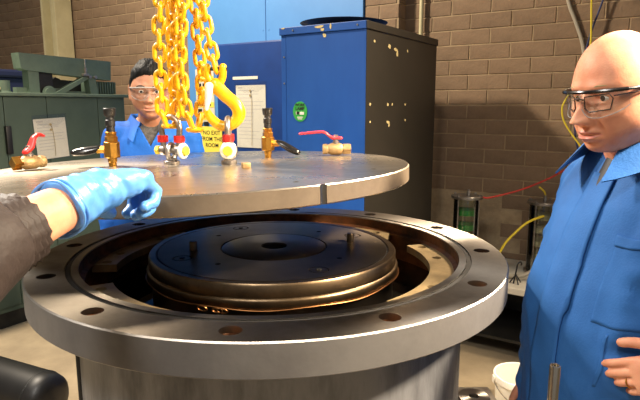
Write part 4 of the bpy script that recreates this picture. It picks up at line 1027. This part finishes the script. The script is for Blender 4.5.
# --- man behind the lid
BY = math.radians(12)
MB_ = Vector((-.775, 2.545, 0))
MT2 = Matrix.Translation(MB_) @ Matrix.Rotation(BY, 4, 'Z') @ Matrix.Diagonal((1, 1, 1.06, 1))
KH2 = dict(w=.080, d=.096, taper=.20, jowl=.9, nose=.82, fold=.3)
def a2(s): return dict(sr=(.064, .060, .056, .052, .046), j=(MT2 @ Vector((s*.155, .01, 1.395)), MT2 @ Vector((s*.195, .04, 1.14)), MT2 @ Vector((s*.20, -.08, .93))), hand=(MT2 @ Vector((s*.215, -.12, .90)), MT2.to_3x3() @ Vector((-s*.2, -.5, -.85)), MT2.to_3x3() @ Vector((s*.9, -.3, 0)), MT2.to_3x3() @ Vector((0, -.8, .4)), [(20, 30, 18)]*4))
r2_, M2_, H2, S2, c2 = person(dict(label='dark haired person in a blue coat and clear glasses standing behind the lid', loc=MB_, zs=1.06, yaw=BY, torso=[(z, hw*(.86 if z < 1.44 else .95), hd*.95, cy) for z, hw, hd, cy in TORSO], head=KH2,
    hc=(-.755, 2.48, 1.682), hyaw=math.radians(14), hpitch=math.radians(4), hs=1.02, neck=.054, arms=[a2(-1), a2(1)], vox=.0042, cvox=.010, skin='skin2', hem=.60, coat='coat_blue_far', shirt='knit', fold=.010, vneck=1.36, vs=1.7))
safety_glasses(r2_, H2, 'lens_edge', A=.080, w=.074)
collar(r2_, M2_, S2, 'coat_blue_far', opn=.5, h=.045, fallw=.045, tipd=.05, zc=1.445, r0=(.080, .074))
b = nb(); n = 26; R = []
for z, ra in ((1.40, .074), (1.44, .066), (1.475, .060), (1.50, .0575), (1.503, .055)):
    R.append([M2_ @ Vector((ra*math.sin(2*PI*i/n), .004-ra*math.cos(2*PI*i/n), z-.012*max(0, math.cos(2*PI*i/n)))) for i in range(n)])
loft(b, R, False); obj('knit_collar', b, 'knit', r2_)
# hair
b = nb(); nu, nv = 90, 60; rows = []
for j in range(nv+1):
    th = PI*.66*j/nv; row = []
    for i in range(nu):
        ph = 2*PI*i/nu; fr = math.cos(ph)          # fr = 1 front
        KN = ((-1, .66), (-.3, .61), (0, .49), (.5, .37), (1, .30))
        for (f0, l0), (f1, l1) in zip(KN, KN[1:]):
            if f0 <= fr <= f1+1e-9: lim = PI*(l0+(l1-l0)*(fr-f0)/(f1-f0))
        lim += .05*noise.noise(Vector((math.sin(ph)*7, fr*7, 1)))
        tt = th/(PI*.66)*lim
        d = Vector((math.sin(tt)*math.sin(ph), -math.sin(tt)*fr, math.cos(tt))); p = head_point(d, KH2)
        e = 1-(j/nv)**6
        o = (.007+.010*math.cos(tt)**2+.012*max(fr, 0)*math.sin(tt)**2)*e+.006*noise.noise(Vector((p.x*75, p.y*22, p.z*22)))*e+.004*noise.noise(Vector((p.x*160, p.y*40, p.z*50)))*e+.0012
        row.append(b.verts.new(H2 @ (p+p.normalized()*o)))
    rows.append(row)
for a, c in zip(rows, rows[1:]):
    for i in range(nu): b.faces.new((a[i], a[(i+1) % nu], c[(i+1) % nu], c[i]))
obj('hair', b, 'hair', r2_, ang=180)
for s in (-1, 1):
    b = nb(); tube(b, [M2_ @ Vector((s*.09, 0, .85)), M2_ @ Vector((s*.10, -.01, .46)), M2_ @ Vector((s*.10, .01, .09))], [.095, .08, .08], 20, 4); obj('trouser_leg', b, 'trousers', r2_)
    b = nb(); tube(b, [M2_ @ Vector((s*.10, .05, .0405)), M2_ @ Vector((s*.10, -.06, .0435)), M2_ @ Vector((s*.105, -.17, .0325))], [.042, .045, .033], 16, 4, ends=True); obj('shoe', b, 'black', r2_)

# --- the person reaching in from the left with a gloved hand
AY = math.radians(160)
AP = Vector((-.80, .02, 0)); MT3 = Matrix.Translation(AP) @ Matrix.Rotation(AY, 4, 'Z')
WR = Vector((-.388, .922, 1.474)); EL = Vector((-.51, .455, 1.393)); SHr = MT3 @ Vector((-.195, .01, 1.40)); SHl = MT3 @ Vector((.195, .01, 1.40))
KH3 = dict(w=.077, d=.098)
gl = (WR, (.36, .90, .10), (-.12, .02, 1), (-1, .4, 0), [(40, 72, 50), (44, 76, 50), (48, 78, 50), (50, 80, 50)])
r3, M3, H3, S3, c3 = person(dict(label='person in a dark jacket reaching in with a blue gloved hand on the lid edge', loc=AP, yaw=AY, torso=TORSO, head=KH3,
    hc=AP+Vector((.02, .06, 1.66)), hyaw=AY, hpitch=math.radians(8), neck=.056,
    arms=[dict(j=(SHr, EL, WR), br=[.05, .048, .048, .046, .034], glove=True, cuff=.205, sr=(.08, .085, .095, .084, .060)),
          dict(j=(SHl, MT3 @ Vector((.25, .02, 1.14)), MT3 @ Vector((.23, -.08, .92))), hand=(MT3 @ Vector((.23, -.10, .89)), MT3.to_3x3() @ Vector((0, -.4, -.9)), MT3.to_3x3() @ Vector((1, 0, 0)), MT3.to_3x3() @ Vector((0, -1, .3)), [(20, 30, 18)]*4))],
    vox=.0048, cvox=.009, skin='skin', hem=.80, coat='jacket', shirt='knit', fold=.012, vneck=1.40, vs=1.7))
# bare forearm bulk between cuff and glove belongs to the body mesh; elastic cuff of the jacket
dA = (WR-EL).normalized(); CE = WR-dA*.205
b = nb(); P = []; R_ = []
for i in range(13): P.append(CE+dA*(-.012+.052*i/12)); R_.append(.0575+.0025*math.sin(i*2.2)-.006*(i/12))
tube(b, P, R_, 40)
for v in b.verts:
    q = v.co-CE; ax = dA*q.dot(dA); rad = q-ax; a = math.atan2(rad.z, rad.x); v.co += rad.normalized()*.0028*math.sin(a*17+ax.length*20) if rad.length > 1e-4 else Vector()
obj('elastic_cuff', b, 'jacket', r3, ang=180)
# glove
b = nb(); hand(b, *gl, sc=1.14, fat=1.36, thumb=((.55, .7, -.35), (.85, .35, -.55), (.9, .1, -.6)))
tube(b, [WR-dA*.085, WR-dA*.05, WR-dA*.015, WR+Vector(gl[1]).normalized()*.03], [.0445, .0425, .041, .038], 24, 4)
b = remesh(b, .0035, 2); b.normal_update()
for v in b.verts:
    q = v.co-WR; s = q.dot(dA); amp = .0032*(1-sstep(.03, .12, s))+.0012
    v.co += v.normal*(amp*noise.noise(Vector((q.x*14+q.z*30, s*55, q.z*14)))+.0018*noise.noise(q*60))
gv = obj('glove', b, 'glove', r3, ang=180)
b = nb(); C0 = WR-dA*.085; u0, v0 = basis(dA)
for o_, rr2 in ((0, .0452), (.010, .0448)):
    tube(b, [C0+dA*(o_+.004*math.sin(3*t))+(u0*math.cos(t)+v0*math.sin(t))*rr2 for t in [2*PI*i/36 for i in range(36)]], .0028, 8, closed=True)
obj('rolled_edge', b, 'glove', gv)
for s in (-1, 1):
    b = nb(); tube(b, [M3 @ Vector((s*.09, 0, .90)), M3 @ Vector((s*.10, -.01, .46)), M3 @ Vector((s*.10, .01, .09))], [.12, .085, .08], 20, 4); obj('trouser_leg', b, 'trousers', r3)
    b = nb(); tube(b, [M3 @ Vector((s*.10, .05, .0405)), M3 @ Vector((s*.10, -.06, .0435)), M3 @ Vector((s*.105, -.17, .0325))], [.042, .045, .033], 16, 4, ends=True); obj('shoe', b, 'black', r3)
